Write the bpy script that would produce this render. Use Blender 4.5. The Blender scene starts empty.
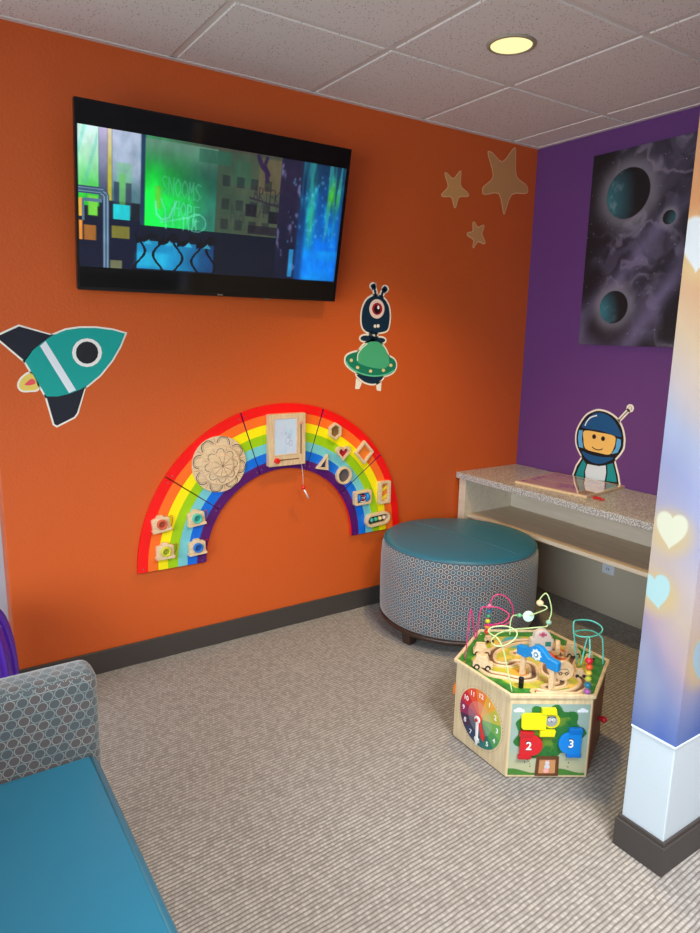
import bpy, bmesh, math, random
import numpy as np
from mathutils import Matrix, Vector, Euler, noise as mnoise
random.seed(7)
SC = bpy.context.scene
COL = SC.collection
PI = math.pi

# ------------------------------------------------------------------ camera
cam_d = bpy.data.cameras.new('camera'); cam = bpy.data.objects.new('camera', cam_d); COL.objects.link(cam)
cam.location = (-3.0119, -2.7043, 1.4166)
cam.rotation_euler = Euler((1.3718, -0.0187, -0.5874), 'XYZ')
cam_d.sensor_fit = 'VERTICAL'; cam_d.sensor_height = 24.0
cam_d.lens = 668.02 / 933.0 * 24.0
cam_d.clip_start = 0.02
SC.camera = cam
# ------------------------------------------------------------------ light
SC.view_settings.view_transform = 'Standard'; SC.view_settings.look = 'None'
SC.view_settings.gamma = 1.0; SC.view_settings.use_curve_mapping = False
SC.view_settings.exposure = 0.0
w = bpy.data.worlds.new('daylight'); SC.world = w; w.use_nodes = True
w.node_tree.nodes['Background'].inputs['Color'].default_value = (.62, .78, 1, 1)
w.node_tree.nodes['Background'].inputs['Strength'].default_value = 1.0

def area(name, loc, aim, sx, sy, power, color, spread=PI):
    d = bpy.data.lights.new(name, 'AREA'); d.shape = 'RECTANGLE'; d.size = sx; d.size_y = sy
    d.energy = power; d.color = color; d.spread = spread
    o = bpy.data.objects.new(name, d); COL.objects.link(o); o.location = loc
    o.rotation_euler = (Vector(aim) - Vector(loc)).to_track_quat('-Z', 'Y').to_euler()
    return o
area('window_daylight', (-4.72, -2.6, 1.25), (-2.2, -1.35, -0.22), 2.6, 1.6, 63, (.80, .92, 1), math.radians(104))
area('added_ceiling_uplight', (-4.72, -2.6, 1.0), (-3.0, -2.1, 2.6), 2.4, 1.2, 18, (.95, .96, 1), math.radians(92))  # added fill lamp aimed upwards to brighten the ceiling
area('ceiling_panel_light', (-1.95, -2.85, 2.38), (-1.95, -2.75, 0.0), .7, .5, 64, (1, .97, .93), math.radians(136))

# ------------------------------------------------------------------ materials
def lin(c):
    return tuple((x / 12.92 if x <= .04045 else ((x + .055) / 1.055) ** 2.4) for x in c)
def rgb(r, g, b): return lin((r / 255, g / 255, b / 255)) + (1,)
_m = {}
def nodes(name):
    m = bpy.data.materials.new(name); m.use_nodes = True
    nt = m.node_tree; return m, nt, nt.nodes['Principled BSDF']
def link(nt, a, b): nt.links.new(a, b)
def nd(nt, kind, **kw):
    n = nt.nodes.new(kind)
    for k, v in kw.items():
        if k.startswith('i_'):
            key = k[2:]; key = int(key) if key.isdigit() else key
            if hasattr(v, 'is_output'): nt.links.new(v, n.inputs[key])
            else: n.inputs[key].default_value = v
        else: setattr(n, k, v)
    return n
def mth(nt, op, a, b=None, c=None):
    n = nt.nodes.new('ShaderNodeMath'); n.operation = op
    for i, v in enumerate((a, b, c)):
        if v is None: continue
        if hasattr(v, 'is_output'): nt.links.new(v, n.inputs[i])
        else: n.inputs[i].default_value = v
    return n.outputs[0]
def mixc(nt, f, a, b):
    n = nt.nodes.new('ShaderNodeMix'); n.data_type = 'RGBA'
    for k, v in ((0, f), (6, a), (7, b)):
        if hasattr(v, 'is_output'): nt.links.new(v, n.inputs[k])
        else: n.inputs[k].default_value = v
    return n.outputs[2]
def bump(nt, bs, h, strength, dist=.002):
    b = nd(nt, 'ShaderNodeBump', i_Strength=strength, i_Distance=dist, i_Height=h)
    link(nt, b.outputs[0], bs.inputs['Normal'])
def plain(name, col, rough=.5, metal=0, coat=0, noise=0, scale=60):
    if name in _m: return _m[name]
    m, nt, bs = nodes(name)
    bs.inputs['Roughness'].default_value = rough; bs.inputs['Metallic'].default_value = metal
    bs.inputs['Coat Weight'].default_value = coat
    tc = nd(nt, 'ShaderNodeTexCoord')
    nz = nd(nt, 'ShaderNodeTexNoise', i_Vector=tc.outputs['Object'], i_Scale=scale, i_Detail=4.0)
    c2 = tuple(min(1, x * (1 - .25 * max(noise, .15))) for x in col[:3]) + (1,)
    link(nt, mixc(nt, nz.outputs[0], col, c2), bs.inputs['Base Color'])
    if noise: bump(nt, bs, nz.outputs[0], .2 * noise, .001)
    _m[name] = m; return m
def emis(name, col, s):
    m, nt, bs = nodes(name); bs.inputs['Base Color'].default_value = col
    bs.inputs['Emission Color'].default_value = col; bs.inputs['Emission Strength'].default_value = s
    return m
def paintmat(name, rough=.4, emission=0, coat=0, grain=0):
    m, nt, bs = nodes(name)
    a = nd(nt, 'ShaderNodeVertexColor'); a.layer_name = 'Col'
    bs.inputs['Roughness'].default_value = rough; bs.inputs['Coat Weight'].default_value = coat
    if emission:
        bs.inputs['Base Color'].default_value = (.004, .004, .005, 1)
        link(nt, a.outputs[0], bs.inputs['Emission Color']); bs.inputs['Emission Strength'].default_value = emission
    else: link(nt, a.outputs[0], bs.inputs['Base Color'])
    if grain:
        tc = nd(nt, 'ShaderNodeTexCoord')
        nz = nd(nt, 'ShaderNodeTexNoise', i_Vector=tc.outputs['Object'], i_Scale=400.0)
        bump(nt, bs, nz.outputs[0], grain, .001)
    return m
VINYL = paintmat('printed_vinyl', .45)
TOY = paintmat('painted_wood', .4, coat=.2)
SCREEN = paintmat('screen_picture', .25, emission=.95)
CANVAS = paintmat('canvas_print', .55, grain=.3)
CLOTHP = paintmat('printed_wrap', .6, grain=.4)

def wall_mat(name, col, b=.35):
    m, nt, bs = nodes(name)
    tc = nd(nt, 'ShaderNodeTexCoord')
    n1 = nd(nt, 'ShaderNodeTexNoise', i_Vector=tc.outputs['Object'], i_Scale=90.0, i_Detail=3.0)
    n2 = nd(nt, 'ShaderNodeTexNoise', i_Vector=tc.outputs['Object'], i_Scale=2.0, i_Detail=2.0)
    c2 = tuple(x * .93 for x in col[:3]) + (1,)
    link(nt, mixc(nt, n2.outputs[0], col, c2), bs.inputs['Base Color'])
    bs.inputs['Roughness'].default_value = .5
    bump(nt, bs, n1.outputs[0], b, .004)
    return m
def carpet_mat():
    m, nt, bs = nodes('carpet')
    tc = nd(nt, 'ShaderNodeTexCoord')
    nw = nd(nt, 'ShaderNodeTexNoise', i_Vector=tc.outputs['Object'], i_Scale=25.0, i_Detail=2.0)
    off = nd(nt, 'ShaderNodeVectorMath', operation='MULTIPLY_ADD', i_0=nw.outputs['Color'], i_1=(.006, .006, 0), i_2=tc.outputs['Object'])
    rot = nd(nt, 'ShaderNodeMapping', i_Vector=off.outputs[0]); rot.inputs['Rotation'].default_value = (0, 0, -0.05)
    sp = nd(nt, 'ShaderNodeSeparateXYZ', i_Vector=rot.outputs[0])
    row = mth(nt, 'DIVIDE', sp.outputs[1], .0125)
    rib = mth(nt, 'ABSOLUTE', mth(nt, 'SINE', mth(nt, 'MULTIPLY', row, PI)))
    ridx = mth(nt, 'FLOOR', row)
    shift = mth(nt, 'MULTIPLY', ridx, .5)
    lx = mth(nt, 'ADD', mth(nt, 'DIVIDE', sp.outputs[0], .011), shift)
    loop = mth(nt, 'ABSOLUTE', mth(nt, 'SINE', mth(nt, 'MULTIPLY', lx, PI)))
    h = mth(nt, 'MULTIPLY', mth(nt, 'POWER', rib, .6), mth(nt, 'ADD', mth(nt, 'MULTIPLY', loop, .2), .8))
    cell = nd(nt, 'ShaderNodeCombineXYZ', i_X=mth(nt, 'FLOOR', lx), i_Y=ridx)
    wn = nd(nt, 'ShaderNodeTexWhiteNoise', i_Vector=cell.outputs[0])
    n3 = nd(nt, 'ShaderNodeTexNoise', i_Vector=tc.outputs['Object'], i_Scale=350.0, i_Detail=3.0)
    base = mixc(nt, wn.outputs[0], rgb(157, 154, 150), rgb(192, 189, 184))
    base = mixc(nt, mth(nt, 'MULTIPLY', n3.outputs[0], .6), base, rgb(128, 118, 110))
    col = mixc(nt, mth(nt, 'POWER', h, .8), rgb(70, 62, 58), base)
    link(nt, col, bs.inputs['Base Color']); bs.inputs['Roughness'].default_value = .95
    bump(nt, bs, mth(nt, 'ADD', h, mth(nt, 'MULTIPLY', n3.outputs[0], .5)), .6, .004)
    return m
def ring_mat(name, s, r, wdt, ca, cb, cring, cring2):
    m, nt, bs = nodes(name)
    uv = nd(nt, 'ShaderNodeUVMap'); sp = nd(nt, 'ShaderNodeSeparateXYZ', i_Vector=uv.outputs[0])
    ds = []; cells = []
    for o in (0, .5):
        a = mth(nt, 'ADD', mth(nt, 'DIVIDE', sp.outputs[0], s), o); b = mth(nt, 'ADD', mth(nt, 'DIVIDE', sp.outputs[1], s * 1.732), o)
        fa = mth(nt, 'SUBTRACT', mth(nt, 'FRACT', a), .5); fb = mth(nt, 'SUBTRACT', mth(nt, 'FRACT', b), .5)
        d = mth(nt, 'SQRT', mth(nt, 'ADD', mth(nt, 'POWER', mth(nt, 'MULTIPLY', fa, s), 2), mth(nt, 'POWER', mth(nt, 'MULTIPLY', fb, s * 1.732), 2)))
        ds.append(d); c = nd(nt, 'ShaderNodeCombineXYZ', i_X=mth(nt, 'FLOOR', a), i_Y=mth(nt, 'FLOOR', b), i_Z=o)
        cells.append(nd(nt, 'ShaderNodeTexWhiteNoise', i_Vector=c.outputs[0]).outputs[0])
    pick = mth(nt, 'LESS_THAN', ds[0], ds[1])
    rnd = mth(nt, 'ADD', mth(nt, 'MULTIPLY', pick, cells[0]), mth(nt, 'MULTIPLY', mth(nt, 'SUBTRACT', 1, pick), cells[1]))
    dm = mth(nt, 'MINIMUM', ds[0], ds[1])
    e = mth(nt, 'MINIMUM', mth(nt, 'ABSOLUTE', mth(nt, 'SUBTRACT', ds[0], r)), mth(nt, 'ABSOLUTE', mth(nt, 'SUBTRACT', ds[1], r)))
    ring = nd(nt, 'ShaderNodeMapRange', i_Value=e); ring.inputs[1].default_value = wdt; ring.inputs[2].default_value = wdt * .45; ring.inputs[3].default_value = 0; ring.inputs[4].default_value = 1
    inside = mth(nt, 'LESS_THAN', dm, r)
    fill = mixc(nt, mth(nt, 'MULTIPLY', inside, mth(nt, 'GREATER_THAN', rnd, .45)), ca, cb)
    rc = mixc(nt, rnd, cring, cring2)
    col = mixc(nt, ring.outputs[0], fill, rc)
    wv = nd(nt, 'ShaderNodeTexNoise', i_Vector=uv.outputs[0], i_Scale=900.0)
    col = mixc(nt, mth(nt, 'MULTIPLY', wv.outputs[0], .3), col, rgb(90, 88, 90))
    link(nt, col, bs.inputs['Base Color']); bs.inputs['Roughness'].default_value = .8
    bs.inputs['Sheen Weight'].default_value = .5
    bump(nt, bs, mth(nt, 'ADD', ring.outputs[0], wv.outputs[0]), .35, .001)
    return m
def speckle_mat():
    m, nt, bs = nodes('speckled_laminate')
    tc = nd(nt, 'ShaderNodeTexCoord')
    v = nd(nt, 'ShaderNodeTexNoise', i_Vector=tc.outputs['Object'], i_Scale=170.0, i_Detail=3.0)
    cr = nd(nt, 'ShaderNodeValToRGB', i_Fac=v.outputs[0]); e = cr.color_ramp.elements
    e[0].position = .36; e[0].color = rgb(120, 119, 120); e[1].position = .62; e[1].color = rgb(222, 222, 221)
    x = e.new(.48); x.color = rgb(168, 166, 162)
    link(nt, cr.outputs[0], bs.inputs['Base Color']); bs.inputs['Roughness'].default_value = .3
    return m
def tile_mat():
    m, nt, bs = nodes('ceiling_tile')
    tc = nd(nt, 'ShaderNodeTexCoord')
    v = nd(nt, 'ShaderNodeTexVoronoi', i_Vector=tc.outputs['Object'], i_Scale=85.0)
    n = nd(nt, 'ShaderNodeTexNoise', i_Vector=tc.outputs['Object'], i_Scale=30.0, i_Detail=3.0)
    n4 = nd(nt, 'ShaderNodeTexNoise', i_Vector=tc.outputs['Object'], i_Scale=300.0, i_Detail=2.0)
    pit = nd(nt, 'ShaderNodeMapRange', i_Value=mth(nt, 'SUBTRACT', v.outputs['Distance'], mth(nt, 'MULTIPLY', n.outputs[0], .22)))
    pit.inputs[1].default_value = .03; pit.inputs[2].default_value = .12
    col = mixc(nt, pit.outputs[0], rgb(140, 132, 128), rgb(236, 229, 224))
    col = mixc(nt, mth(nt, 'MULTIPLY', n4.outputs[0], .3), col, rgb(190, 184, 178))
    link(nt, col, bs.inputs['Base Color']); bs.inputs['Roughness'].default_value = .95
    bump(nt, bs, pit.outputs[0], .5, .002)
    return m
def wood_mat(name, c1, c2, scale=14, rough=.45, axis='X'):
    m, nt, bs = nodes(name)
    tc = nd(nt, 'ShaderNodeTexCoord')
    mp = nd(nt, 'ShaderNodeMapping', i_Vector=tc.outputs['Object'])
    mp.inputs['Scale'].default_value = {'X': (1, 9, 9), 'Y': (9, 1, 9), 'Z': (9, 9, 1)}[axis]
    n = nd(nt, 'ShaderNodeTexNoise', i_Vector=mp.outputs[0], i_Scale=float(scale), i_Detail=5.0)
    mr = nd(nt, 'ShaderNodeMapRange', i_Value=n.outputs[0]); mr.inputs[1].default_value = .35; mr.inputs[2].default_value = .65
    link(nt, mixc(nt, mr.outputs[0], c1, c2), bs.inputs['Base Color']); bs.inputs['Roughness'].default_value = rough
    return m
def rainbow_mat():
    m, nt, bs = nodes('rainbow_paint')
    uv = nd(nt, 'ShaderNodeUVMap'); sp = nd(nt, 'ShaderNodeSeparateXYZ', i_Vector=uv.outputs[0])
    cr = nd(nt, 'ShaderNodeValToRGB', i_Fac=sp.outputs[0]); cr.color_ramp.interpolation = 'CONSTANT'
    cs = [rgb(84, 16, 104), rgb(0, 110, 225), rgb(118, 200, 208), rgb(158, 205, 8), rgb(255, 235, 0), rgb(255, 112, 30), rgb(250, 10, 8)]
    e = cr.color_ramp.elements; e[0].position = 0; e[0].color = cs[0]; e[1].position = 1 / 7; e[1].color = cs[1]
    for i in range(2, 7): x = e.new(i / 7); x.color = cs[i]
    link(nt, cr.outputs[0], bs.inputs['Base Color']); bs.inputs['Roughness'].default_value = .4
    return m

M = dict(
 orange=wall_mat('orange_paint', rgb(212, 92, 30)), purple=wall_mat('purple_paint', rgb(104, 60, 126)),
 partition=wall_mat('cool_white_paint', rgb(198, 210, 218), .15),
 white=wall_mat('white_paint', rgb(222, 228, 232), .15), grey=wall_mat('pale_grey_paint', rgb(186, 190, 196), .15),
 carpet=carpet_mat(), tile=tile_mat(), grid=plain('ceiling_grid_metal', rgb(226, 220, 214), .5),
 base=plain('dark_rubber', rgb(66, 60, 57), .55), trimw=plain('white_trim', rgb(225, 235, 240), .5),
 ring=ring_mat('ring_fabric', .0268, .0094, .0018, rgb(88, 80, 88), rgb(76, 96, 110), rgb(206, 204, 194), rgb(158, 190, 200)),
 ring2=ring_mat('sofa_ring_fabric', .0262, .0116, .0013, rgb(72, 64, 64), rgb(60, 68, 71), rgb(146, 148, 142), rgb(104, 134, 138)),
 teal=plain('teal_vinyl', rgb(38, 110, 138), .38, noise=.3, scale=140), seam=plain('teal_seam', rgb(62, 116, 134), .5),
 darkwood=wood_mat('dark_wood', rgb(48, 32, 25), rgb(70, 48, 38), 12, .35), black=plain('black_plastic', rgb(10, 10, 12), .2),
 bezel=plain('tv_bezel', rgb(12, 11, 12), .35), glass=plain('tv_glass', rgb(4, 5, 7), .09),
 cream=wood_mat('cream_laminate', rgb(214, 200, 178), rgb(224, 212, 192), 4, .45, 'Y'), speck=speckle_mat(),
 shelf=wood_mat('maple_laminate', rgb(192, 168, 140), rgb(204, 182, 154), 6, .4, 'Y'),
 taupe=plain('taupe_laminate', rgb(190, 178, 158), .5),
 beech=wood_mat('pale_beech', rgb(226, 196, 156), rgb(208, 174, 132), 18, .5, 'Z'),
 beechx=wood_mat('pale_beech_flat', rgb(232, 204, 166), rgb(216, 184, 142), 18, .5, 'X'),
 birch=wood_mat('birch_plywood', rgb(228, 208, 170), rgb(212, 188, 146), 9, .45, 'Z'),
 rainbow=rainbow_mat(), steel=plain('screw_metal', rgb(170, 165, 165), .3, 1), red=plain('red_plastic', rgb(225, 30, 22), .3),
 glow=emis('lamp_diffuser', (1, .93, .42, 1), .92), ringw=plain('lamp_ring', rgb(168, 158, 138), .45),
 sheet=plain('drawing_sheet', rgb(196, 216, 232), .3), mirror=plain('smoked_mirror', rgb(92, 84, 60), .2, .5),
 violet=plain('purple_plastic', rgb(84, 40, 170), .22, coat=.5),
 pinkboard=None, socket=plain('socket_plastic', rgb(215, 220, 228), .4),
 wirep=plain('pink_wire', rgb(206, 48, 120), .3), wirel=plain('pale_lime_wire', rgb(196, 224, 160), .3), wiret=plain('aqua_wire', rgb(92, 208, 196), .3),
)

# ------------------------------------------------------------------ mesh building
class MB:
    def __init__(s): s.v = []; s.f = []; s.c = []; s.uv = []; s.sm = []; s.M = Matrix(); s.col = (1, 1, 1, 1); s.smooth = False
    def add(s, vs, fs, uvs=None, smooth=None):
        b = len(s.v); s.v += [tuple(s.M @ Vector(p)) for p in vs]
        for i, f in enumerate(fs):
            s.f.append([b + k for k in f]); s.c.append(s.col); s.uv.append(uvs[i] if uvs else None)
            s.sm.append(s.smooth if smooth is None else smooth)
        return s
    def box(s, a, b):
        (x0, y0, z0), (x1, y1, z1) = a, b
        v = [(x, y, z) for z in (z0, z1) for y in (y0, y1) for x in (x0, x1)]
        f = [(0, 2, 3, 1), (4, 5, 7, 6), (0, 1, 5, 4), (2, 6, 7, 3), (0, 4, 6, 2), (1, 3, 7, 5)]
        ax = [(0, 1), (0, 1), (0, 2), (0, 2), (1, 2), (1, 2)]
        return s.add(v, f, [[(v[k][ax[i][0]], v[k][ax[i][1]]) for k in ff] for i, ff in enumerate(f)])
    def cbox(s, c, d, rz=0):
        M0 = s.M; s.M = M0 @ Matrix.Translation(c) @ Matrix.Rotation(rz, 4, 'Z')
        s.box([-x / 2 for x in d], [x / 2 for x in d]); s.M = M0; return s
    def prism(s, pts, h0, h1):
        """polygon in local XY extruded along local Z"""
        n = len(pts); v = [(x, y, h0) for x, y in pts] + [(x, y, h1) for x, y in pts]
        f = [list(range(n))[::-1], list(range(n, 2 * n))] + [(i, (i + 1) % n, n + (i + 1) % n, n + i) for i in range(n)]
        return s.add(v, f)
    def cyl(s, c, r, h, n=24, r2=None, axis='Z'):
        M0 = s.M; R = {'Z': Matrix(), 'Y': Matrix.Rotation(PI / 2, 4, 'X'), 'X': Matrix.Rotation(PI / 2, 4, 'Y')}[axis]
        s.M = M0 @ Matrix.Translation(c) @ R; r2 = r if r2 is None else r2
        v = [(rr * math.cos(a), rr * math.sin(a), z) for z, rr in ((0, r), (h, r2)) for a in [2 * PI * k / n for k in range(n)]]
        s.add(v, [list(range(n))[::-1], list(range(n, 2 * n))], smooth=False)
        b = len(s.v) - 2 * n
        for i in range(n):
            s.f.append([b + i, b + (i + 1) % n, b + n + (i + 1) % n, b + n + i]); s.c.append(s.col); s.uv.append(None); s.sm.append(True)
        s.M = M0; return s
    def lathe(s, prof, n=64, closed=False, uvR=None):
        v = [(r * math.cos(2 * PI * k / n), r * math.sin(2 * PI * k / n), z) for r, z in prof for k in range(n)]
        f = []; uv = []; L = len(prof); acc = [0]
        for i in range(1, L): acc.append(acc[-1] + math.dist(prof[i], prof[i - 1]))
        R = uvR or 1
        for i in range(L if closed else L - 1):
            j = (i + 1) % L
            for k in range(n):
                k2 = (k + 1) % n; f.append((i * n + k, i * n + k2, j * n + k2, j * n + k))
                u0, u1 = 2 * PI * k / n * R, 2 * PI * (k + 1) / n * R; a, b = acc[i], acc[j] if j else acc[-1]
                uv.append([(u0, a), (u1, a), (u1, b), (u0, b)])
        return s.add(v, f, uv, smooth=True)
    def ball(s, c, r, n=14, sz=1):
        M0 = s.M; s.M = M0 @ Matrix.Translation(c); m = n // 2
        s.lathe([(max(1e-5, r * math.sin(PI * i / m)), -r * sz * math.cos(PI * i / m)) for i in range(m + 1)], n); s.M = M0; return s
    def tube(s, pts, r, n=8, closed=False):
        P = [Vector(p) for p in pts]; L = len(P); v = []; up = Vector((0, 0, 1)); prev = None
        for i in range(L):
            a = P[i - 1] if (i or closed) else P[i]; b = P[(i + 1) % L] if (i < L - 1 or closed) else P[i]
            t = (b - a).normalized()
            if prev is None:
                x = t.cross(up); x = x.normalized() if x.length > 1e-3 else t.cross(Vector((1, 0, 0))).normalized()
            else:
                x = prev - t * prev.dot(t); x = x.normalized() if x.length > 1e-6 else t.orthogonal().normalized()
            prev = x; y = t.cross(x)
            v += [tuple(P[i] + r * (math.cos(2 * PI * k / n) * x + math.sin(2 * PI * k / n) * y)) for k in range(n)]
        f = []
        for i in range(L if closed else L - 1):
            j = (i + 1) % L
            f += [(i * n + k, i * n + (k + 1) % n, j * n + (k + 1) % n, j * n + k) for k in range(n)]
        if not closed: f += [list(range(n))[::-1], list(range((L - 1) * n, L * n))]
        return s.add(v, f, smooth=True)
    def build(s, name, mat, parent=None, bevel=0, seg=2, recalc=True, loc=None, local=False):
        """vertices are world coordinates unless local; a child is stored relative to its parent"""
        me = bpy.data.meshes.new(name); me.from_pydata(s.v, [], s.f)
        for p, sm in zip(me.polygons, s.sm): p.use_smooth = sm
        if any(u for u in s.uv):
            ul = me.uv_layers.new(name='UVMap')
            for p, u in zip(me.polygons, s.uv):
                if u:
                    for li, q in zip(p.loop_indices, u): ul.data[li].uv = q
        if mat in (VINYL, TOY, SCREEN, CANVAS, CLOTHP):
            ca = me.color_attributes.new('Col', 'FLOAT_COLOR', 'CORNER')
            for p, c in zip(me.polygons, s.c):
                for li in p.loop_indices: ca.data[li].color = c
        if recalc:
            bm = bmesh.new(); bm.from_mesh(me); bmesh.ops.recalc_face_normals(bm, faces=bm.faces); bm.to_mesh(me); bm.free()
        me.materials.append(mat)
        o = bpy.data.objects.new(name, me); COL.objects.link(o)
        place(o, parent, loc, local)
        if bevel:
            b = o.modifiers.new('bevel', 'BEVEL'); b.width = bevel; b.segments = seg; b.limit_method = 'ANGLE'; b.angle_limit = .6
        return o
def gmat(o):
    m = Matrix.LocRotScale(o.location, o.rotation_euler, o.scale)
    return gmat(o.parent) @ m if o.parent else m
def place(o, parent, loc=None, local=False):
    me = o.data
    if parent is None:
        if loc is not None and not local:
            me.transform(Matrix.Translation(-Vector(loc)))
        if loc is not None: o.location = loc
        return
    o.parent = parent
    if not local: me.transform(gmat(parent).inverted())
def thing(name, label, cat, loc=(0, 0, 0), rot=(0, 0, 0), group=None):
    o = bpy.data.objects.new(name, None); COL.objects.link(o); o.empty_display_size = .05
    o.location = loc; o.rotation_euler = rot; return tag(o, label, cat, group)
def tag(o, label, cat, group=None):
    o['label'] = label; o['category'] = cat
    if group: o['group'] = group
    return o
def struct(o): o['kind'] = 'structure'; return o
def lab(o, t): o['label'] = t; return o
def dup(o, parent, name=None):
    c = o.copy(); COL.objects.link(c); c.parent = parent; return c
def smoothpts(pts, k=6, closed=True):
    P = [tuple(p) for p in pts]; n = len(P); out = []; d = len(P[0])
    rng = range(n) if closed else range(n - 1)
    for i in rng:
        if closed: p0, p1, p2, p3 = P[i - 1], P[i], P[(i + 1) % n], P[(i + 2) % n]
        else: p0, p1, p2, p3 = P[max(i - 1, 0)], P[i], P[i + 1], P[min(i + 2, n - 1)]
        for j in range(k):
            t = j / k
            out.append(tuple(.5 * (2 * p1[a] + (p2[a] - p0[a]) * t + (2 * p0[a] - 5 * p1[a] + 4 * p2[a] - p3[a]) * t * t + (-p0[a] + 3 * p1[a] - 3 * p2[a] + p3[a]) * t ** 3) for a in range(d)))
    if not closed: out.append(P[-1])
    return out
def offset(pts, e):
    n = len(pts); A = sum(pts[i][0] * pts[(i + 1) % n][1] - pts[(i + 1) % n][0] * pts[i][1] for i in range(n))
    sgn = 1 if A > 0 else -1; out = []
    for i in range(n):
        a, b, c = Vector(pts[i - 1]), Vector(pts[i]), Vector(pts[(i + 1) % n])
        t1 = (b - a).normalized() if (b - a).length > 1e-9 else Vector((1, 0)); t2 = (c - b).normalized() if (c - b).length > 1e-9 else t1
        n1 = Vector((t1.y, -t1.x)) * sgn; n2 = Vector((t2.y, -t2.x)) * sgn
        m = (n1 + n2); m = m.normalized() if m.length > 1e-6 else n1
        k = min(1.6, 1 / max(.35, m.dot(n1))); out.append(tuple(b + m * e * k))
    return out
def stroke(pts, w):
    P = [Vector(p) for p in pts]; L = []; R = []
    for i in range(len(P)):
        t = (P[min(i + 1, len(P) - 1)] - P[max(i - 1, 0)]).normalized(); n = Vector((-t.y, t.x))
        L.append(tuple(P[i] + n * w / 2)); R.append(tuple(P[i] - n * w / 2))
    return L + R[::-1]
# wall frames: local XY = (along, up), local Z = off the wall into the room
ORW = Matrix(((1, 0, 0, 0), (0, 0, -1, 0), (0, 1, 0, 0), (0, 0, 0, 1)))      # orange wall, y = 0
PUW = Matrix(((0, 0, -1, 0), (1, 0, 0, 0), (0, 1, 0, 0), (0, 0, 0, 1)))      # purple wall, x = 0
def flat(frame, shapes, d0, d1, col=None):
    m = MB(); m.M = frame
    for s in shapes:
        if len(s) == 2 and isinstance(s[1], tuple) and len(s[1]) == 4: m.col = s[1]; m.prism(s[0], d0, d1)
        else: m.col = col; m.prism(s, d0, d1)
    return m
def text(body, size, M_, depth, mat, parent, name='numeral', col=(1, 1, 1, 1)):
    cu = bpy.data.curves.new('numeral_curve', 'FONT'); cu.body = body; cu.size = size; cu.align_x = 'CENTER'; cu.align_y = 'CENTER'
    cu.extrude = depth; cu.offset = size * .012
    t = bpy.data.objects.new('numeral_tmp', cu); COL.objects.link(t)
    dg = bpy.context.evaluated_depsgraph_get(); me = bpy.data.meshes.new_from_object(t.evaluated_get(dg))
    bpy.data.objects.remove(t); bpy.data.curves.remove(cu)
    me.transform(M_); me.materials.clear(); me.materials.append(mat)
    if mat in (VINYL, TOY):
        ca = me.color_attributes.new('Col', 'FLOAT_COLOR', 'CORNER')
        for d in ca.data: d.color = col
    o = bpy.data.objects.new(name, me); COL.objects.link(o); place(o, parent); return o
# numpy picture helpers ------------------------------------------------
_rs = np.random.RandomState(3); _T = _rs.rand(256, 256)
def vn(x, y):
    xi = np.floor(x).astype(int); yi = np.floor(y).astype(int); fx = x - xi; fy = y - yi
    fx = fx * fx * (3 - 2 * fx); fy = fy * fy * (3 - 2 * fy)
    g = lambda a, b: _T[a & 255, b & 255]
    return (g(xi, yi) * (1 - fx) + g(xi + 1, yi) * fx) * (1 - fy) + (g(xi, yi + 1) * (1 - fx) + g(xi + 1, yi + 1) * fx) * fy
def fbm(x, y, o=5):
    s = 0; a = .5
    for i in range(o): s = s + a * vn(x * 2 ** i + 13 * i, y * 2 ** i + 7 * i); a *= .5
    return s
def C3(r, g, b): return np.array([r, g, b], float) / 255
def sstep(a, b, x): t = np.clip((x - a) / (b - a), 0, 1); return t * t * (3 - 2 * t)
def over(img, mask, col):
    m = np.clip(mask, 0, 1)[..., None]; return img * (1 - m) + np.asarray(col) * m
def picture(name, P0, ux, uy, nx, ny, fn, mat, parent, keep=None):
    """fine sheet of faces coloured by fn(u, v); u to the right, v downwards, both 0..1"""
    U, V = np.meshgrid((np.arange(nx + 1)) / nx, (np.arange(ny + 1)) / ny)
    P0 = np.array(P0); ux = np.array(ux); uy = np.array(uy)
    co = P0 + U[..., None] * ux + V[..., None] * uy
    Uc, Vc = np.meshgrid((np.arange(nx) + .5) / nx, (np.arange(ny) + .5) / ny)
    col = np.clip(fn(Uc, Vc), 0, 1); col = np.where(col <= .04045, col / 12.92, ((col + .055) / 1.055) ** 2.4)
    I = np.arange((nx + 1) * (ny + 1)).reshape(ny + 1, nx + 1)
    q = np.stack([I[:-1, :-1], I[1:, :-1], I[1:, 1:], I[:-1, 1:]], -1).reshape(-1, 4); cf = col.reshape(-1, 3)
    if keep is not None:
        k = keep(Uc, Vc).reshape(-1); q = q[k]; cf = cf[k]
    me = bpy.data.meshes.new(name); me.from_pydata(co.reshape(-1, 3).tolist(), [], q.tolist())
    ca = me.color_attributes.new('Col', 'FLOAT_COLOR', 'CORNER')
    ca.data.foreach_set('color', np.concatenate([np.repeat(cf, 4, 0), np.ones((len(cf) * 4, 1))], 1).astype(np.float32).ravel())
    me.materials.append(mat); o = bpy.data.objects.new(name, me); COL.objects.link(o); place(o, parent); return o
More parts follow.
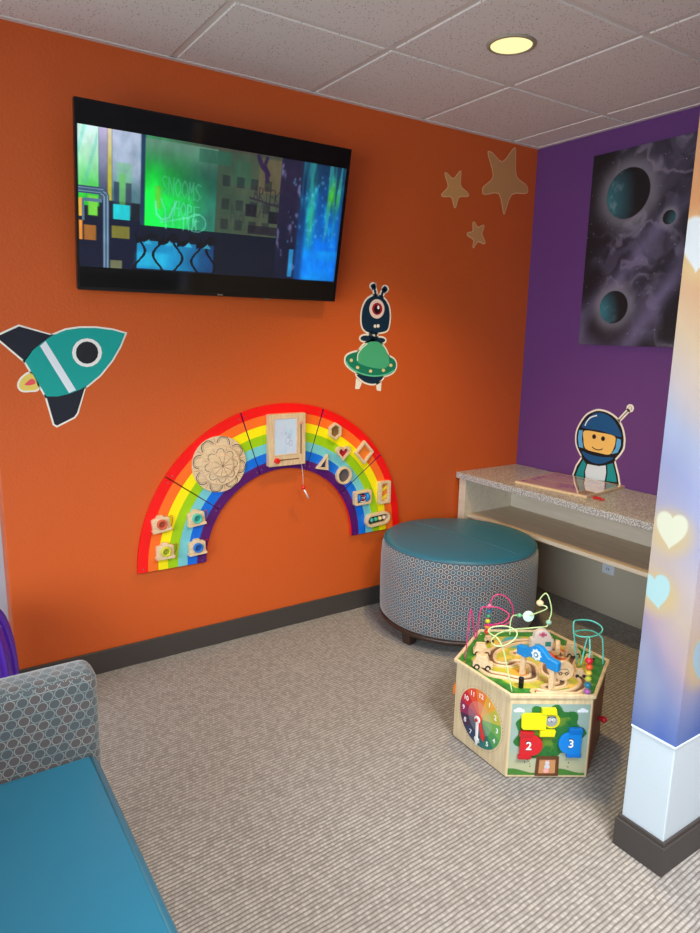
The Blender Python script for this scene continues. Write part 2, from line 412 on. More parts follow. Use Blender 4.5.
D={'rocket': {'hull': [(-2.2686, 1.3932), (-2.3174, 1.4061), (-2.3765, 1.4126), (-2.4345, 1.4115), (-2.4845, 1.4033), (-2.533, 1.3822), (-2.5616, 1.3623), (-2.6023, 1.3297), (-2.6317, 1.2902), (-2.5994, 1.2243), (-2.5682, 1.159), (-2.5279, 1.1576), (-2.4848, 1.1666), (-2.4479, 1.1806), (-2.4177, 1.1973), (-2.3712, 1.2345), (-2.3231, 1.2916), (-2.29, 1.3454)], 'fin_a': [(-2.533, 1.3822), (-2.6426, 1.4133), (-2.7127, 1.3785), (-2.7133, 1.3702), (-2.6348, 1.2924), (-2.6129, 1.3203), (-2.5737, 1.3543)], 'fin_b': [(-2.5682, 1.159), (-2.5471, 1.054), (-2.5384, 1.0474), (-2.4757, 1.0768), (-2.464, 1.0916), (-2.4291, 1.1899), (-2.4848, 1.1666), (-2.5279, 1.1576)], 'flame': [(-2.6115, 1.2443), (-2.6425, 1.2304), (-2.6577, 1.2039), (-2.6491, 1.1854), (-2.6225, 1.1831), (-2.5949, 1.1911)], 'inner': [(-2.6128, 1.2261), (-2.6353, 1.2098), (-2.6384, 1.2041), (-2.6245, 1.2015), (-2.6018, 1.2089)], 'stripe': [(-2.5777, 1.3442), (-2.5575, 1.3624), (-2.4624, 1.1795), (-2.4882, 1.169)], 'ring': [(-2.3592, 1.32), (-2.3646, 1.2991), (-2.3776, 1.2814), (-2.3962, 1.2697), (-2.4175, 1.2658), (-2.4381, 1.2702), (-2.455, 1.2821), (-2.4655, 1.2996), (-2.4684, 1.3202), (-2.4631, 1.3406), (-2.4505, 1.358), (-2.4324, 1.3697), (-2.4114, 1.374), (-2.3907, 1.3701), (-2.3735, 1.3585), (-2.3624, 1.3409)], 'hole': [(-2.3733, 1.32), (-2.3774, 1.3038), (-2.3871, 1.2901), (-2.401, 1.281), (-2.4168, 1.2779), (-2.4322, 1.2813), (-2.4448, 1.2905), (-2.4527, 1.3041), (-2.4548, 1.3201), (-2.4508, 1.3361), (-2.4414, 1.3496), (-2.4278, 1.3588), (-2.4121, 1.3621), (-2.3966, 1.359), (-2.3838, 1.3499), (-2.3756, 1.3363)]}, 'alien': {'body': [(-1.0673, 1.5897), (-1.0242, 1.5814), (-0.9927, 1.5522), (-0.9798, 1.5116), (-0.9806, 1.4634), (-0.9925, 1.4286), (-1.0271, 1.4177), (-1.0702, 1.415), (-1.1129, 1.4184), (-1.1388, 1.4396), (-1.1466, 1.4797), (-1.1412, 1.5266), (-1.1214, 1.564), (-1.0967, 1.5817)], 'antL': [(-1.0672, 1.5863), (-1.0715, 1.6129), (-1.0823, 1.6343)], 'antR': [(-1.033, 1.5878), (-1.0251, 1.6084), (-1.011, 1.6238)], 'bulbL': [(-1.0713, 1.6349), (-1.0736, 1.6289), (-1.0798, 1.6249), (-1.0876, 1.6245), (-1.094, 1.6278), (-1.0966, 1.6336), (-1.0944, 1.6395), (-1.0882, 1.6435), (-1.0804, 1.6439), (-1.0739, 1.6406)], 'bulbR': [(-0.9963, 1.6246), (-0.9988, 1.6177), (-1.006, 1.6132), (-1.0151, 1.6127), (-1.0226, 1.6166), (-1.0256, 1.6231), (-1.0231, 1.63), (-1.0159, 1.6345), (-1.0068, 1.6349), (-0.9993, 1.6312)], 'eye': [(-1.0128, 1.5296), (-1.0157, 1.5118), (-1.0251, 1.4965), (-1.0396, 1.486), (-1.057, 1.4821), (-1.0744, 1.4851), (-1.0894, 1.4947), (-1.0995, 1.5092), (-1.1035, 1.5266), (-1.1006, 1.5441), (-1.0913, 1.5592), (-1.0771, 1.5697), (-1.06, 1.5739), (-1.0425, 1.5711), (-1.0274, 1.5617), (-1.0169, 1.5472)], 'iris': [(-1.0258, 1.5292), (-1.0278, 1.518), (-1.0342, 1.5083), (-1.044, 1.5016), (-1.0558, 1.4991), (-1.0677, 1.5009), (-1.0778, 1.5069), (-1.0847, 1.5161), (-1.0874, 1.5271), (-1.0854, 1.5383), (-1.0791, 1.5479), (-1.0694, 1.5545), (-1.0577, 1.5571), (-1.0459, 1.5554), (-1.0356, 1.5495), (-1.0285, 1.5403)], 'pupil': [(-1.0378, 1.5268), (-1.039, 1.5189), (-1.0429, 1.5122), (-1.0488, 1.5076), (-1.056, 1.5058), (-1.0633, 1.5072), (-1.0695, 1.5114), (-1.0738, 1.5178), (-1.0755, 1.5255), (-1.0743, 1.5333), (-1.0704, 1.54), (-1.0645, 1.5446), (-1.0574, 1.5464), (-1.0501, 1.5451), (-1.0438, 1.5409), (-1.0395, 1.5345)], 'glint': [(-1.0441, 1.5354), (-1.0459, 1.5286), (-1.0507, 1.5257), (-1.0556, 1.5283), (-1.0578, 1.5349), (-1.0561, 1.5416), (-1.0513, 1.5446), (-1.0464, 1.542)], 'toothL': [(-1.0584, 1.4459), (-1.0607, 1.4396), (-1.0667, 1.4369), (-1.0728, 1.4394), (-1.0755, 1.4456), (-1.0732, 1.4519), (-1.0672, 1.4546), (-1.0611, 1.4521)], 'toothR': [(-1.0386, 1.4477), (-1.0411, 1.4413), (-1.0478, 1.4386), (-1.0546, 1.4411), (-1.0575, 1.4473), (-1.055, 1.4536), (-1.0484, 1.4564), (-1.0416, 1.4539)], 'legL': [(-1.0858, 1.4202), (-1.0882, 1.386)], 'legR': [(-1.06, 1.4179), (-1.0579, 1.3794)], 'footL': [(-1.0865, 1.3874), (-1.0877, 1.3835), (-1.0914, 1.38), (-1.0974, 1.377), (-1.1051, 1.3748), (-1.1138, 1.3736), (-1.123, 1.3736), (-1.1318, 1.3746), (-1.1395, 1.3766), (-1.1455, 1.3795), (-1.1494, 1.3829), (-1.1508, 1.3867), (-1.1496, 1.3906), (-1.1459, 1.3941), (-1.1401, 1.3971), (-1.1325, 1.3993), (-1.1238, 1.4005), (-1.1146, 1.4006), (-1.1058, 1.3996), (-1.098, 1.3976), (-1.0919, 1.3947), (-1.0879, 1.3912)], 'footR': [(-1.0021, 1.3786), (-1.0032, 1.375), (-1.0067, 1.3718), (-1.0124, 1.369), (-1.0196, 1.3671), (-1.028, 1.366), (-1.0366, 1.3659), (-1.045, 1.3669), (-1.0523, 1.3687), (-1.058, 1.3714), (-1.0617, 1.3745), (-1.063, 1.378), (-1.0619, 1.3815), (-1.0585, 1.3848), (-1.0529, 1.3875), (-1.0457, 1.3895), (-1.0375, 1.3905), (-1.0288, 1.3906), (-1.0204, 1.3897), (-1.013, 1.3879), (-1.0072, 1.3853), (-1.0035, 1.3821)], 'dome': [(-1.1697, 1.2765), (-1.167, 1.3038), (-1.1486, 1.3379), (-1.1198, 1.3618), (-1.0775, 1.3724), (-1.034, 1.3658), (-0.9977, 1.3312), (-0.9766, 1.289), (-0.9772, 1.2572), (-1.0121, 1.24), (-1.0735, 1.2444), (-1.1339, 1.259)], 'disc': [(-1.2342, 1.277), (-1.2266, 1.304), (-1.1775, 1.3208), (-1.0762, 1.3311), (-0.9788, 1.2996), (-0.9423, 1.2817), (-0.9303, 1.2531), (-0.9445, 1.2248), (-0.9843, 1.2077), (-1.046, 1.2018), (-1.1068, 1.2066), (-1.1752, 1.2286), (-1.2173, 1.2531)], 'rim': [(-1.231, 1.277), (-1.209, 1.2496), (-1.1497, 1.2199), (-1.0722, 1.2045), (-0.9933, 1.21), (-0.9358, 1.2332)], 'belly': [(-1.1681, 1.2133), (-1.1318, 1.1827), (-1.0884, 1.1677), (-1.0449, 1.1701), (-1.0105, 1.194), (-1.0459, 1.1983), (-1.1067, 1.2031)], 'lights': [[(-1.1931, 1.2821), (-1.1959, 1.2764), (-1.2029, 1.2741), (-1.21, 1.2765), (-1.213, 1.2823), (-1.2102, 1.288), (-1.2033, 1.2904), (-1.1962, 1.2879)], [(-1.1555, 1.2475), (-1.1583, 1.2417), (-1.1654, 1.2394), (-1.1726, 1.2419), (-1.1757, 1.2478), (-1.1729, 1.2536), (-1.1658, 1.2559), (-1.1586, 1.2534)], [(-1.0773, 1.2284), (-1.0802, 1.2225), (-1.0874, 1.2202), (-1.0948, 1.2227), (-1.098, 1.2287), (-1.0952, 1.2346), (-1.0879, 1.2369), (-1.0805, 1.2343)], [(-0.9985, 1.2313), (-1.0014, 1.2254), (-1.0089, 1.223), (-1.0165, 1.2256), (-1.0198, 1.2317), (-1.0169, 1.2376), (-1.0095, 1.24), (-1.0019, 1.2374)], [(-0.953, 1.2555), (-0.9559, 1.2495), (-0.9634, 1.2471), (-0.9711, 1.2497), (-0.9745, 1.2558), (-0.9716, 1.2618), (-0.9641, 1.2642), (-0.9564, 1.2616)]], 'padL': [(-1.1701, 1.194), (-1.1383, 1.1725), (-1.152, 1.145), (-1.1731, 1.1456)], 'padR': [(-1.0493, 1.1681), (-1.0187, 1.1765), (-1.0216, 1.1303), (-1.0438, 1.1346)], 'shine': [(-1.1664, 1.2799), (-1.1647, 1.3106), (-1.1444, 1.3379), (-1.1113, 1.3619)]}, 'stars': [[(-0.3714, 2.3332), (-0.3575, 2.3429), (-0.3401, 2.3395), (-0.2656, 2.3082), (-0.1975, 2.3765), (-0.1739, 2.3801), (-0.1582, 2.2566), (-0.0783, 2.2191), (-0.0606, 2.193), (-0.0802, 2.1769), (-0.1828, 2.1596), (-0.2245, 2.0653), (-0.2364, 2.064), (-0.2775, 2.1528), (-0.3802, 2.1357), (-0.3951, 2.1516), (-0.3888, 2.1717), (-0.325, 2.2302)], [(-0.6584, 2.1929), (-0.6485, 2.2001), (-0.6031, 2.1803), (-0.5652, 2.2181), (-0.5554, 2.2165), (-0.5533, 2.1546), (-0.5024, 2.127), (-0.5013, 2.1119), (-0.5604, 2.101), (-0.5787, 2.0535), (-0.5893, 2.0523), (-0.6102, 2.0951), (-0.6656, 2.0907), (-0.6716, 2.1026), (-0.6342, 2.1406)], [(-0.4529, 1.9823), (-0.4421, 1.9873), (-0.4177, 1.9646), (-0.3813, 1.9792), (-0.3748, 1.9703), (-0.3871, 1.9375), (-0.361, 1.9001), (-0.3695, 1.8898), (-0.4125, 1.8973), (-0.4385, 1.8658), (-0.4436, 1.8733), (-0.4414, 1.905), (-0.484, 1.9193), (-0.4849, 1.9325), (-0.45, 1.9435)]], 'astro': {'shell': [(-0.5413, 1.0371), (-0.5934, 1.0309), (-0.6429, 1.0071), (-0.6767, 0.9703), (-0.695, 0.9231), (-0.6989, 0.8886), (-0.6957, 0.858), (-0.6704, 0.8164), (-0.6275, 0.7755), (-0.5709, 0.7521), (-0.5171, 0.7559), (-0.4676, 0.7793), (-0.4347, 0.8154), (-0.4163, 0.8556), (-0.4148, 0.9089), (-0.4323, 0.9546), (-0.4638, 1.0013), (-0.5039, 1.027)], 'dome': [(-0.5423, 1.0282), (-0.5875, 1.0231), (-0.6306, 0.9986), (-0.6624, 0.9626), (-0.6805, 0.9182), (-0.5628, 0.9348), (-0.445, 0.9377), (-0.4648, 0.9782), (-0.4997, 1.0127)], 'face': [(-0.4612, 0.9225), (-0.5569, 0.9249), (-0.6427, 0.9188), (-0.6529, 0.8877), (-0.6462, 0.8557), (-0.6263, 0.8201), (-0.5537, 0.8187), (-0.4777, 0.8276), (-0.46, 0.8776)], 'cheekL': [(-0.4268, 0.9217), (-0.4502, 0.9229), (-0.4499, 0.876), (-0.4631, 0.8283), (-0.4356, 0.8301), (-0.4231, 0.8787)], 'cheekR': [(-0.6604, 0.9094), (-0.6826, 0.9056), (-0.686, 0.8747), (-0.6716, 0.8365), (-0.6374, 0.8236), (-0.6574, 0.8576)], 'chin': [(-0.4573, 0.8114), (-0.5055, 0.8019), (-0.5698, 0.7986), (-0.648, 0.8068), (-0.62, 0.7815), (-0.57, 0.7606), (-0.5163, 0.764), (-0.4744, 0.7844)], 'eyeL': [(-0.5364, 0.9009), (-0.5355, 0.8944), (-0.5317, 0.8892), (-0.5259, 0.8867), (-0.5198, 0.8875), (-0.515, 0.8915), (-0.5127, 0.8976), (-0.5136, 0.9042), (-0.5175, 0.9094), (-0.5232, 0.9119), (-0.5293, 0.911), (-0.5341, 0.907)], 'eyeR': [(-0.5909, 0.8978), (-0.59, 0.8913), (-0.5863, 0.8862), (-0.5807, 0.8837), (-0.5748, 0.8845), (-0.57, 0.8885), (-0.5678, 0.8945), (-0.5687, 0.9009), (-0.5724, 0.9061), (-0.578, 0.9086), (-0.584, 0.9077), (-0.5887, 0.9038)], 'smile': [(-0.5173, 0.8436), (-0.5381, 0.8345), (-0.5628, 0.8339), (-0.5828, 0.843)], 'suit': [(-0.464, 0.7784), (-0.4318, 0.7234), (-0.4146, 0.665), (-0.6957, 0.6748), (-0.6828, 0.7197), (-0.6527, 0.7939), (-0.5699, 0.7619)], 'armL': [(-0.4687, 0.7668), (-0.4437, 0.7156), (-0.4278, 0.665), (-0.4834, 0.665), (-0.4797, 0.7039), (-0.4905, 0.7457)], 'chest': [(-0.4976, 0.7476), (-0.4876, 0.706), (-0.495, 0.6655), (-0.612, 0.6771), (-0.6159, 0.7208), (-0.6098, 0.7596), (-0.5677, 0.748)], 'armR': [(-0.6182, 0.7655), (-0.6246, 0.7231), (-0.6223, 0.6782), (-0.6833, 0.6836), (-0.6743, 0.7174), (-0.6497, 0.7774)], 'shine': [(-0.462, 0.9491), (-0.4705, 0.9716), (-0.4928, 0.9974), (-0.5301, 1.0119)], 'ant': [(-0.6573, 0.9971), (-0.7104, 1.061)], 'knob': [(-0.7297, 1.0704), (-0.729, 1.0644), (-0.7257, 1.0593), (-0.7205, 1.0561), (-0.7143, 1.0554), (-0.7085, 1.0574), (-0.7041, 1.0618), (-0.702, 1.0675), (-0.7027, 1.0736), (-0.7061, 1.0787), (-0.7113, 1.0819), (-0.7175, 1.0825), (-0.7233, 1.0804), (-0.7277, 1.0761)], 'pin': [(-0.7222, 1.0696), (-0.7214, 1.0659), (-0.7185, 1.0633), (-0.7146, 1.0629), (-0.7112, 1.0648), (-0.7096, 1.0683), (-0.7104, 1.0721), (-0.7133, 1.0747), (-0.7172, 1.0751), (-0.7206, 1.0731)]}, 'pink': [(-0.1988, 0.1274, 0.3), (-0.1889, 0.131, 0.3953), (-0.1785, 0.1342, 0.4779), (-0.161, 0.1365, 0.4201), (-0.1425, 0.1377, 0.3566), (-0.1317, 0.1403, 0.4117), (-0.1203, 0.1421, 0.4643), (-0.0997, 0.1328, 0.4694), (-0.0792, 0.1156, 0.4711), (-0.0731, 0.0846, 0.4726), (-0.0734, 0.0534, 0.4628), (-0.0983, 0.0522, 0.4453), (-0.1171, 0.0752, 0.4313), (-0.1252, 0.1166, 0.4136), (-0.0858, 0.1158, 0.4015), (-0.0383, 0.1053, 0.3982), (-0.0173, 0.0954, 0.4118), (-0.0048, 0.0959, 0.4382), (-0.0096, 0.1018, 0.4715), (-0.022, 0.1169, 0.4957), (-0.0454, 0.1296, 0.5069), (-0.0665, 0.1396, 0.4971), (-0.0766, 0.1441, 0.466), (-0.0787, 0.1466, 0.4212), (-0.0828, 0.1436, 0.3565)], 'pinkb': [(-0.0766, 0.1441, 0.466), (-0.0767, 0.1442, 0.4449), (-0.0778, 0.1454, 0.4264), (-0.0787, 0.1466, 0.4064), (-0.0806, 0.1457, 0.3864), (-0.0829, 0.1438, 0.3679)], 'lime': [(-0.2228, -0.1137, 0.3), (-0.2373, -0.096, 0.3896), (-0.2471, -0.0841, 0.4443), (-0.2584, -0.0703, 0.4743), (-0.2596, -0.0374, 0.4787), (-0.248, -0.02, 0.4809), (-0.2234, -0.0184, 0.4845), (-0.2003, -0.0465, 0.4923), (-0.1896, -0.0753, 0.4901), (-0.1984, -0.0961, 0.483), (-0.2305, -0.1043, 0.4704), (-0.2573, -0.0874, 0.455), (-0.2725, -0.0689, 0.4555), (-0.2556, -0.0422, 0.4554), (-0.2221, -0.0358, 0.4657), (-0.1848, -0.0339, 0.4669), (-0.1519, -0.0425, 0.4677), (-0.0957, -0.0479, 0.4599), (-0.0544, -0.0666, 0.4615), (-0.0259, -0.0698, 0.4586), (-0.0148, -0.0676, 0.4699), (-0.0103, -0.0731, 0.5125), (-0.0176, -0.0642, 0.5567), (-0.0256, -0.0544, 0.5705), (-0.0356, -0.0422, 0.5482), (-0.0503, -0.0558, 0.538), (-0.054, -0.0829, 0.5419), (-0.0523, -0.085, 0.5332), (-0.0542, -0.0511, 0.5074), (-0.0567, -0.0165, 0.4842), (-0.0754, 0.0062, 0.4808), (-0.0813, 0.0291, 0.4715), (-0.0857, 0.0345, 0.4469), (-0.0852, 0.034, 0.4018)], 'limeb': [(-0.0505, -0.0556, 0.5425), (-0.0566, -0.0167, 0.4819), (-0.0754, 0.0062, 0.4808), (-0.014, -0.0685, 0.4701)], 'teal': [(0.1075, -0.1068, 0.3), (0.0994, -0.0969, 0.3701), (0.0925, -0.0884, 0.4478), (0.1264, -0.0825, 0.4506), (0.1612, -0.1091, 0.4501), (0.1661, -0.1466, 0.4425), (0.1506, -0.1592, 0.4304), (0.1094, -0.1563, 0.4239), (0.0836, -0.1249, 0.4175), (0.0951, -0.0916, 0.4141), (0.1314, -0.0885, 0.413), (0.1714, -0.1058, 0.409), (0.1901, -0.1286, 0.3949), (0.1889, -0.1429, 0.3771), (0.1768, -0.1596, 0.3046)], 'teal2': [(0.0042, -0.1944, 0.3657), (0.005, -0.2032, 0.4346), (0.0046, -0.2105, 0.4715), (-0.0082, -0.2265, 0.4724), (-0.0177, -0.2386, 0.4409), (-0.0216, -0.2417, 0.409), (-0.0275, -0.2502, 0.3)], 'teal2b': [(-0.0216, -0.2417, 0.409), (-0.0224, -0.2454, 0.3898), (-0.0241, -0.2466, 0.3706), (-0.0246, -0.2475, 0.3509), (-0.0264, -0.2484, 0.3296), (-0.0277, -0.25, 0.3089)]}

# ------------------------------------------------------------------ room shell
H = 2.4158
m = MB(); m.box((-4.8, -5.2, -.05), (.12, .3, 0)); struct(m.build('floor', M['carpet']))
m = MB(); m.box((-2.745, 0, 0), (.12, .13, H + .1)); struct(m.build('wall_back', M['orange'], bevel=.004))
m = MB(); m.box((-4.8, .13, 0), (-2.70, .25, H + .1)); struct(m.build('wall_alcove', M['grey']))
m = MB(); m.box((0, -5.2, 0), (.12, -.0005, H + .1)); struct(m.build('wall_right', M['purple']))
m = MB(); m.box((-4.9, -5.2, 0), (-4.8, -4.2, H + .1)); m.box((-4.9, -1.1, 0), (-4.8, .25, H + .1))
m.box((-4.9, -4.2, 0), (-4.8, -1.1, .35)); m.box((-4.9, -4.2, 2.15), (-4.8, -1.1, H + .1)); struct(m.build('wall_left', M['grey']))
m = MB(); m.box((-4.9, -5.3, 0), (.12, -5.2, H + .1)); struct(m.build('wall_front', M['white']))
wf = MB()
for y0, y1 in ((-4.2, -4.14), (-2.68, -2.62), (-1.16, -1.1)): wf.box((-4.88, y0, .35), (-4.82, y1, 2.15))
wf.box((-4.88, -4.2, .35), (-4.82, -1.1, .41)); wf.box((-4.88, -4.2, 2.09), (-4.82, -1.1, 2.15)); struct(wf.build('window_1', M['white'], bevel=.004))
# ceiling: tegular tiles dropped below a T grid
gx = [-.2149 - .61 * k for k in range(8)]; gy = [-.5669 - .6007 * k for k in range(8)]
xs = [0] + gx + [-4.9]; ys = [.25] + gy + [-5.25]; m = MB()
for i in range(len(xs) - 1):
    for j in range(len(ys) - 1):
        y0 = ys[j]
        if xs[i + 1] < -4.85 + 0 and xs[i] < -4.85: continue
        a, b = xs[i + 1] + .013, xs[i] - .013; c, d = ys[j + 1] + .013, y0 - .013
        if i == 0: b = .0
        if j == 0: d = .25
        if b - a > .01 and d - c > .01: m.box((a, c, H), (b, d, H + .03))
struct(m.build('ceiling', M['tile'], bevel=.004))
m = MB()
for x in gx: m.box((x - .012, -5.2, H + .004), (x + .012, .13, H + .02))
for y in gy: m.box((-4.8, y - .012, H + .0045), (0, y + .012, H + .0195))
struct(m.build('trim_1', M['grid']))
m = MB(); m.box((-2.75, -.022, H - .004), (0, .0, H + .0)); m.box((-.022, -1.75, H - .004), (0, -.02, H)); struct(m.build('trim_2', M['grid']))
# skirting
m = MB(); m.box((-2.748, -.012, 0), (-.001, -.0005, .0985)); struct(m.build('baseboard_back', M['base'], bevel=.003))
# right hand partition
X0, Y0, Y1 = -1.436, -1.766, -1.891
m = MB(); m.box((X0, Y1, 0), (-.001, Y0, H + .02)); struct(m.build('wall_partition', M['partition'], bevel=.003))
m = MB()
for e, z0, z1 in ((.012, 0, .086), (.007, .086, .0988)): m.prism([(-.001, Y1 - e), (X0 - e, Y1 - e), (X0 - e, Y0 + e), (-.5, Y0 + e), (-.5, Y0), (X0, Y0), (X0, Y1), (-.001, Y1)], z0, z1)
struct(m.build('baseboard_partition', M['base'], bevel=.002))

# photographic wrap with soft hearts, folded round the partition end
zt = .377; HH = H - zt
def heart(S, Z, cs, cz, r, tilt=0):
    x = (S - cs) / r; y = (Z - cz) / r; c, s_ = math.cos(tilt), math.sin(tilt); x, y = x * c - y * s_, x * s_ + y * c
    y = y + .15
    q = (x * x + (y - .75 * np.sqrt(np.abs(x) + 1e-6)) ** 2)
    return 1 - sstep(.8, 1.15, q)
def wrap(S, Z):
    stops = [(.377, (78, 112, 208)), (.50, (98, 132, 220)), (.60, (150, 165, 222)), (.70, (214, 190, 208)), (.80, (232, 208, 190)), (.90, (226, 208, 206)), (1.0, (198, 194, 222)),
             (1.12, (176, 184, 228)), (1.22, (190, 200, 232)), (1.32, (222, 208, 206)), (1.45, (236, 208, 172)), (1.6, (238, 184, 138)), (1.75, (236, 162, 104)), (1.95, (236, 176, 124)), (2.1, (216, 190, 190)), (2.42, (190, 195, 225))]
    Zj = Z + .10 * (fbm(S * 5 + 3, Z * 2.2, 3) - .5) + .12 * np.sin(S * 9)
    zz = [s[0] for s in stops]; img = np.stack([np.interp(Zj, zz, [s[1][k] for s in stops]) for k in range(3)], -1) / 255
    n = fbm(S * 8, Z * 3 + 5, 4); img = img + (n[..., None] - .48) * .12
    img = over(img, .5 * sstep(.55, .8, fbm(S * 4 + 40, Z * 2 + 9, 3)), C3(250, 238, 226))
    for cs, cz, r, t, c in ((.038, 1.625, .055, .1, (245, 252, 255)), (.047, .936, .041, .0, (255, 255, 226)), (.028, .768, .040, -.25, (206, 250, 252)), (.20, .60, .05, .1, (190, 222, 240)),
                            (.33, 1.0, .05, .3, (236, 226, 240)), (.3, 1.4, .045, -.2, (245, 235, 220)), (.5, .75, .05, .2, (205, 225, 245)), (.62, 1.2, .05, 0, (235, 240, 245)), (.08, 2.0, .045, .2, (245, 236, 225)), (.45, 1.8, .05, -.1, (240, 235, 225)), (.85, .95, .05, .1, (240, 240, 225))):
        d = np.sqrt(((S - cs) / r) ** 2 + ((Z - cz) / r) ** 2)
        img = over(img, .75 * (1 - sstep(.8, 2.0, d)), C3(244, 214, 150)); img = over(img, heart(S, Z, cs, cz, r, t), C3(*c))
    return img * .76
mt = thing('wall_mural', 'pastel wall mural of glowing hearts wrapped round the end of the white partition', 'mural', (X0 - .001, Y1, zt))
picture('end_face', (X0 - .0015, Y0 + .001, H), (0, Y1 - Y0 - .0025, 0), (0, 0, -HH), 50, 700, lambda u, v: wrap(u * .125, H - v * HH), CLOTHP, mt)
L2 = 1.40
picture('long_face', (X0 - .0015, Y1 - .0015, H), (L2, 0, 0), (0, 0, -HH), 260, 380, lambda u, v: wrap(.125 + u * L2, H - v * HH), CLOTHP, mt)
m = MB(); m.prism([(-.04, Y1), (X0, Y1), (X0, Y0), (X0 - .0028, Y0), (X0 - .0028, Y1 - .0028), (-.04, Y1 - .0028)], zt - .003, zt + .0025); m.build('bottom_trim', M['trimw'], mt)

# ------------------------------------------------------------------ desk in the corner
dk = thing('desk', 'built-in children\'s desk with grey speckled worktop, maple shelf and cream side panel', 'desk', (-.24, -.87, 0))
m = MB(); m.box((-.482, -1.745, .628), (-.001, -.002, .6622)); m.build('worktop', M['speck'], dk, bevel=.0025)
m = MB(); m.box((-.470, -.068, 0), (-.086, -.018, .6275)); m.build('side_panel', M['cream'], dk, bevel=.001)
m = MB(); m.box((-.470, -1.745, 0), (-.086, -1.72, .6275)); m.build('side_panel', M['cream'], dk, bevel=.001)
m = MB(); m.box((-.440, -1.719, .411), (-.101, -.069, .431)); m.build('shelf', M['shelf'], dk, bevel=.001)
m = MB(); m.box((-.4425, -1.719, .4115), (-.4402, -.069, .4305)); lab(m.build('shelf_edge', M['cream'], dk), 'cream edge band of the shelf')
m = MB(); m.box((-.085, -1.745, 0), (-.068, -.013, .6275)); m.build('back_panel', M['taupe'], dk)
m = MB(); m.box((-.100, -1.719, .4315), (-.0855, -.069, .6275)); lab(m.build('back_panel', M['cream'], dk), 'back panel above the shelf, lit tone put into its paler cream')  # paler sheet over the same back panel, painting in the light above the shelf
ol = thing('wall_outlet', 'small pale power outlet on the panel under the desk shelf', 'outlet', (-.086, -.742, .24))
m = MB(); m.box((-.0905, -.777, .222), (-.0855, -.707, .336)); m.build('cover_plate', M['socket'], ol, bevel=.002)
for z in (.25, .30):
    m = MB(); m.box((-.0925, -.757, z - .013), (-.0905, -.727, z + .013)); s_ = m.build('socket', M['socket'], ol, bevel=.003)
    m = MB(); m.box((-.0930, -.749, z - .006), (-.0922, -.746, z + .006)); m.box((-.0930, -.738, z - .006), (-.0922, -.735, z + .006)); m.build('slot', M['black'], s_)

# activity board lying on the desk
bd = thing('activity_board', 'glossy pale pinkish wooden activity board lying flat on the desk', 'board', (-.205, -.55, .6624), (0, 0, math.radians(7)))
def boardpic(u, v):
    n = fbm(u * 3 + 60, v * 3 + 60, 4); img = np.ones(u.shape + (3,)) * C3(214, 176, 158)
    img = over(img, sstep(.45, .6, n), C3(188, 140, 150)); img = over(img, sstep(.5, .75, fbm(u * 9, v * 3, 3)), C3(226, 196, 168))
    b = (np.minimum(u, 1 - u) < .05) | (np.minimum(v, 1 - v) < .05)
    img = over(img, b * 1., C3(232, 202, 166))
    for a, c in ((.1, .06), (.5, .04), (.9, .06), (.06, .5), (.1, .94), (.5, .95), (.93, .93)):
        img = over(img, (np.hypot(u - a, v - c) < .014) * 1., C3(70, 45, 45))
    return img
m = MB(); m.box((-.185, -.205, 0), (.185, .205, .013)); m.build('panel', M['beechx'], bd, bevel=.002, local=True)
GLB = paintmat('glossy_board_print', .06, coat=1)
m = None
def place_local(o): return o
pb = picture('printed_face', (0, 0, 0), (.366, 0, 0), (0, -.406, 0), 60, 60, boardpic, CANVAS, None)
pb.parent = bd; pb.location = (-.183, .203, .0134); pb.data.materials.clear(); pb.data.materials.append(GLB)
m = MB()
m.tube(smoothpts([(-.175, -.215, .004), (-.16, -.235, .006), (-.19, -.245, .005), (-.17, -.262, .004), (-.2, -.268, .004), (-.185, -.285, .004)], 6, False), .0035, 6)
m.tube(smoothpts([(-.178, -.225, .004), (-.2, -.24, .004), (-.175, -.255, .008), (-.195, -.275, .004)], 6, False), .003, 6)
m.M = Matrix.Translation((-.205, -.55, .6624)) @ Matrix.Rotation(math.radians(7), 4, 'Z')
mm = MB(); mm.M = m.M
mm.tube(smoothpts([(-.150, -.215, .004), (-.135, -.232, .006), (-.16, -.240, .005), (-.14, -.255, .004), (-.165, -.262, .004), (-.15, -.278, .004)], 6, False), .0033, 6)
mm.tube(smoothpts([(-.155, -.222, .004), (-.17, -.236, .004), (-.145, -.25, .008), (-.16, -.268, .004)], 6, False), .003, 6)
tag(mm.build('cord', M['red'], None, loc=(-.24, -.79, .6624)), 'tangled little red cord beside the board on the desk', 'cord')

# ------------------------------------------------------------------ ottoman
oc = (-.824, -.412, 0)
ot = thing('ottoman', 'large round ottoman with teal vinyl top and grey ring-patterned side', 'ottoman', oc)
m = MB(); m.M = Matrix.Translation(oc); R = .378
prof = [(R - .012, .078), (R - .002, .088), (R, .12), (R + .001, .22), (R, .35), (R - .004, .408), (R - .014, .435)]
TZ = .045
m.lathe(prof, 96, uvR=R); m.build('fabric_side', M['ring'], ot, recalc=False)
m = MB(); m.M = Matrix.Translation(oc); m.lathe([(.355, .386 + TZ), (R - .0145, .3915 + TZ), (R - .024, .398 + TZ), (R - .05, .404 + TZ), (.2, .412 + TZ), (.0001, .415 + TZ)], 96); m.build('cushion_top', M['teal'], ot)
m = MB(); m.M = Matrix.Translation(oc); m.tube([((R - .014) * math.cos(a), (R - .014) * math.sin(a), .3915 + TZ) for a in np.linspace(0, 2 * PI, 97)[:-1]], .0035, 6, closed=True); m.build('piping', M['seam'], ot)
m = MB(); m.M = Matrix.Translation(oc)
SA = math.radians(-82)
def topz(r): return np.interp(r, [0, .2, R - .05, R - .024, R - .0145], [.415, .412, .404, .398, .3915]) + .0006 + TZ
pts = []
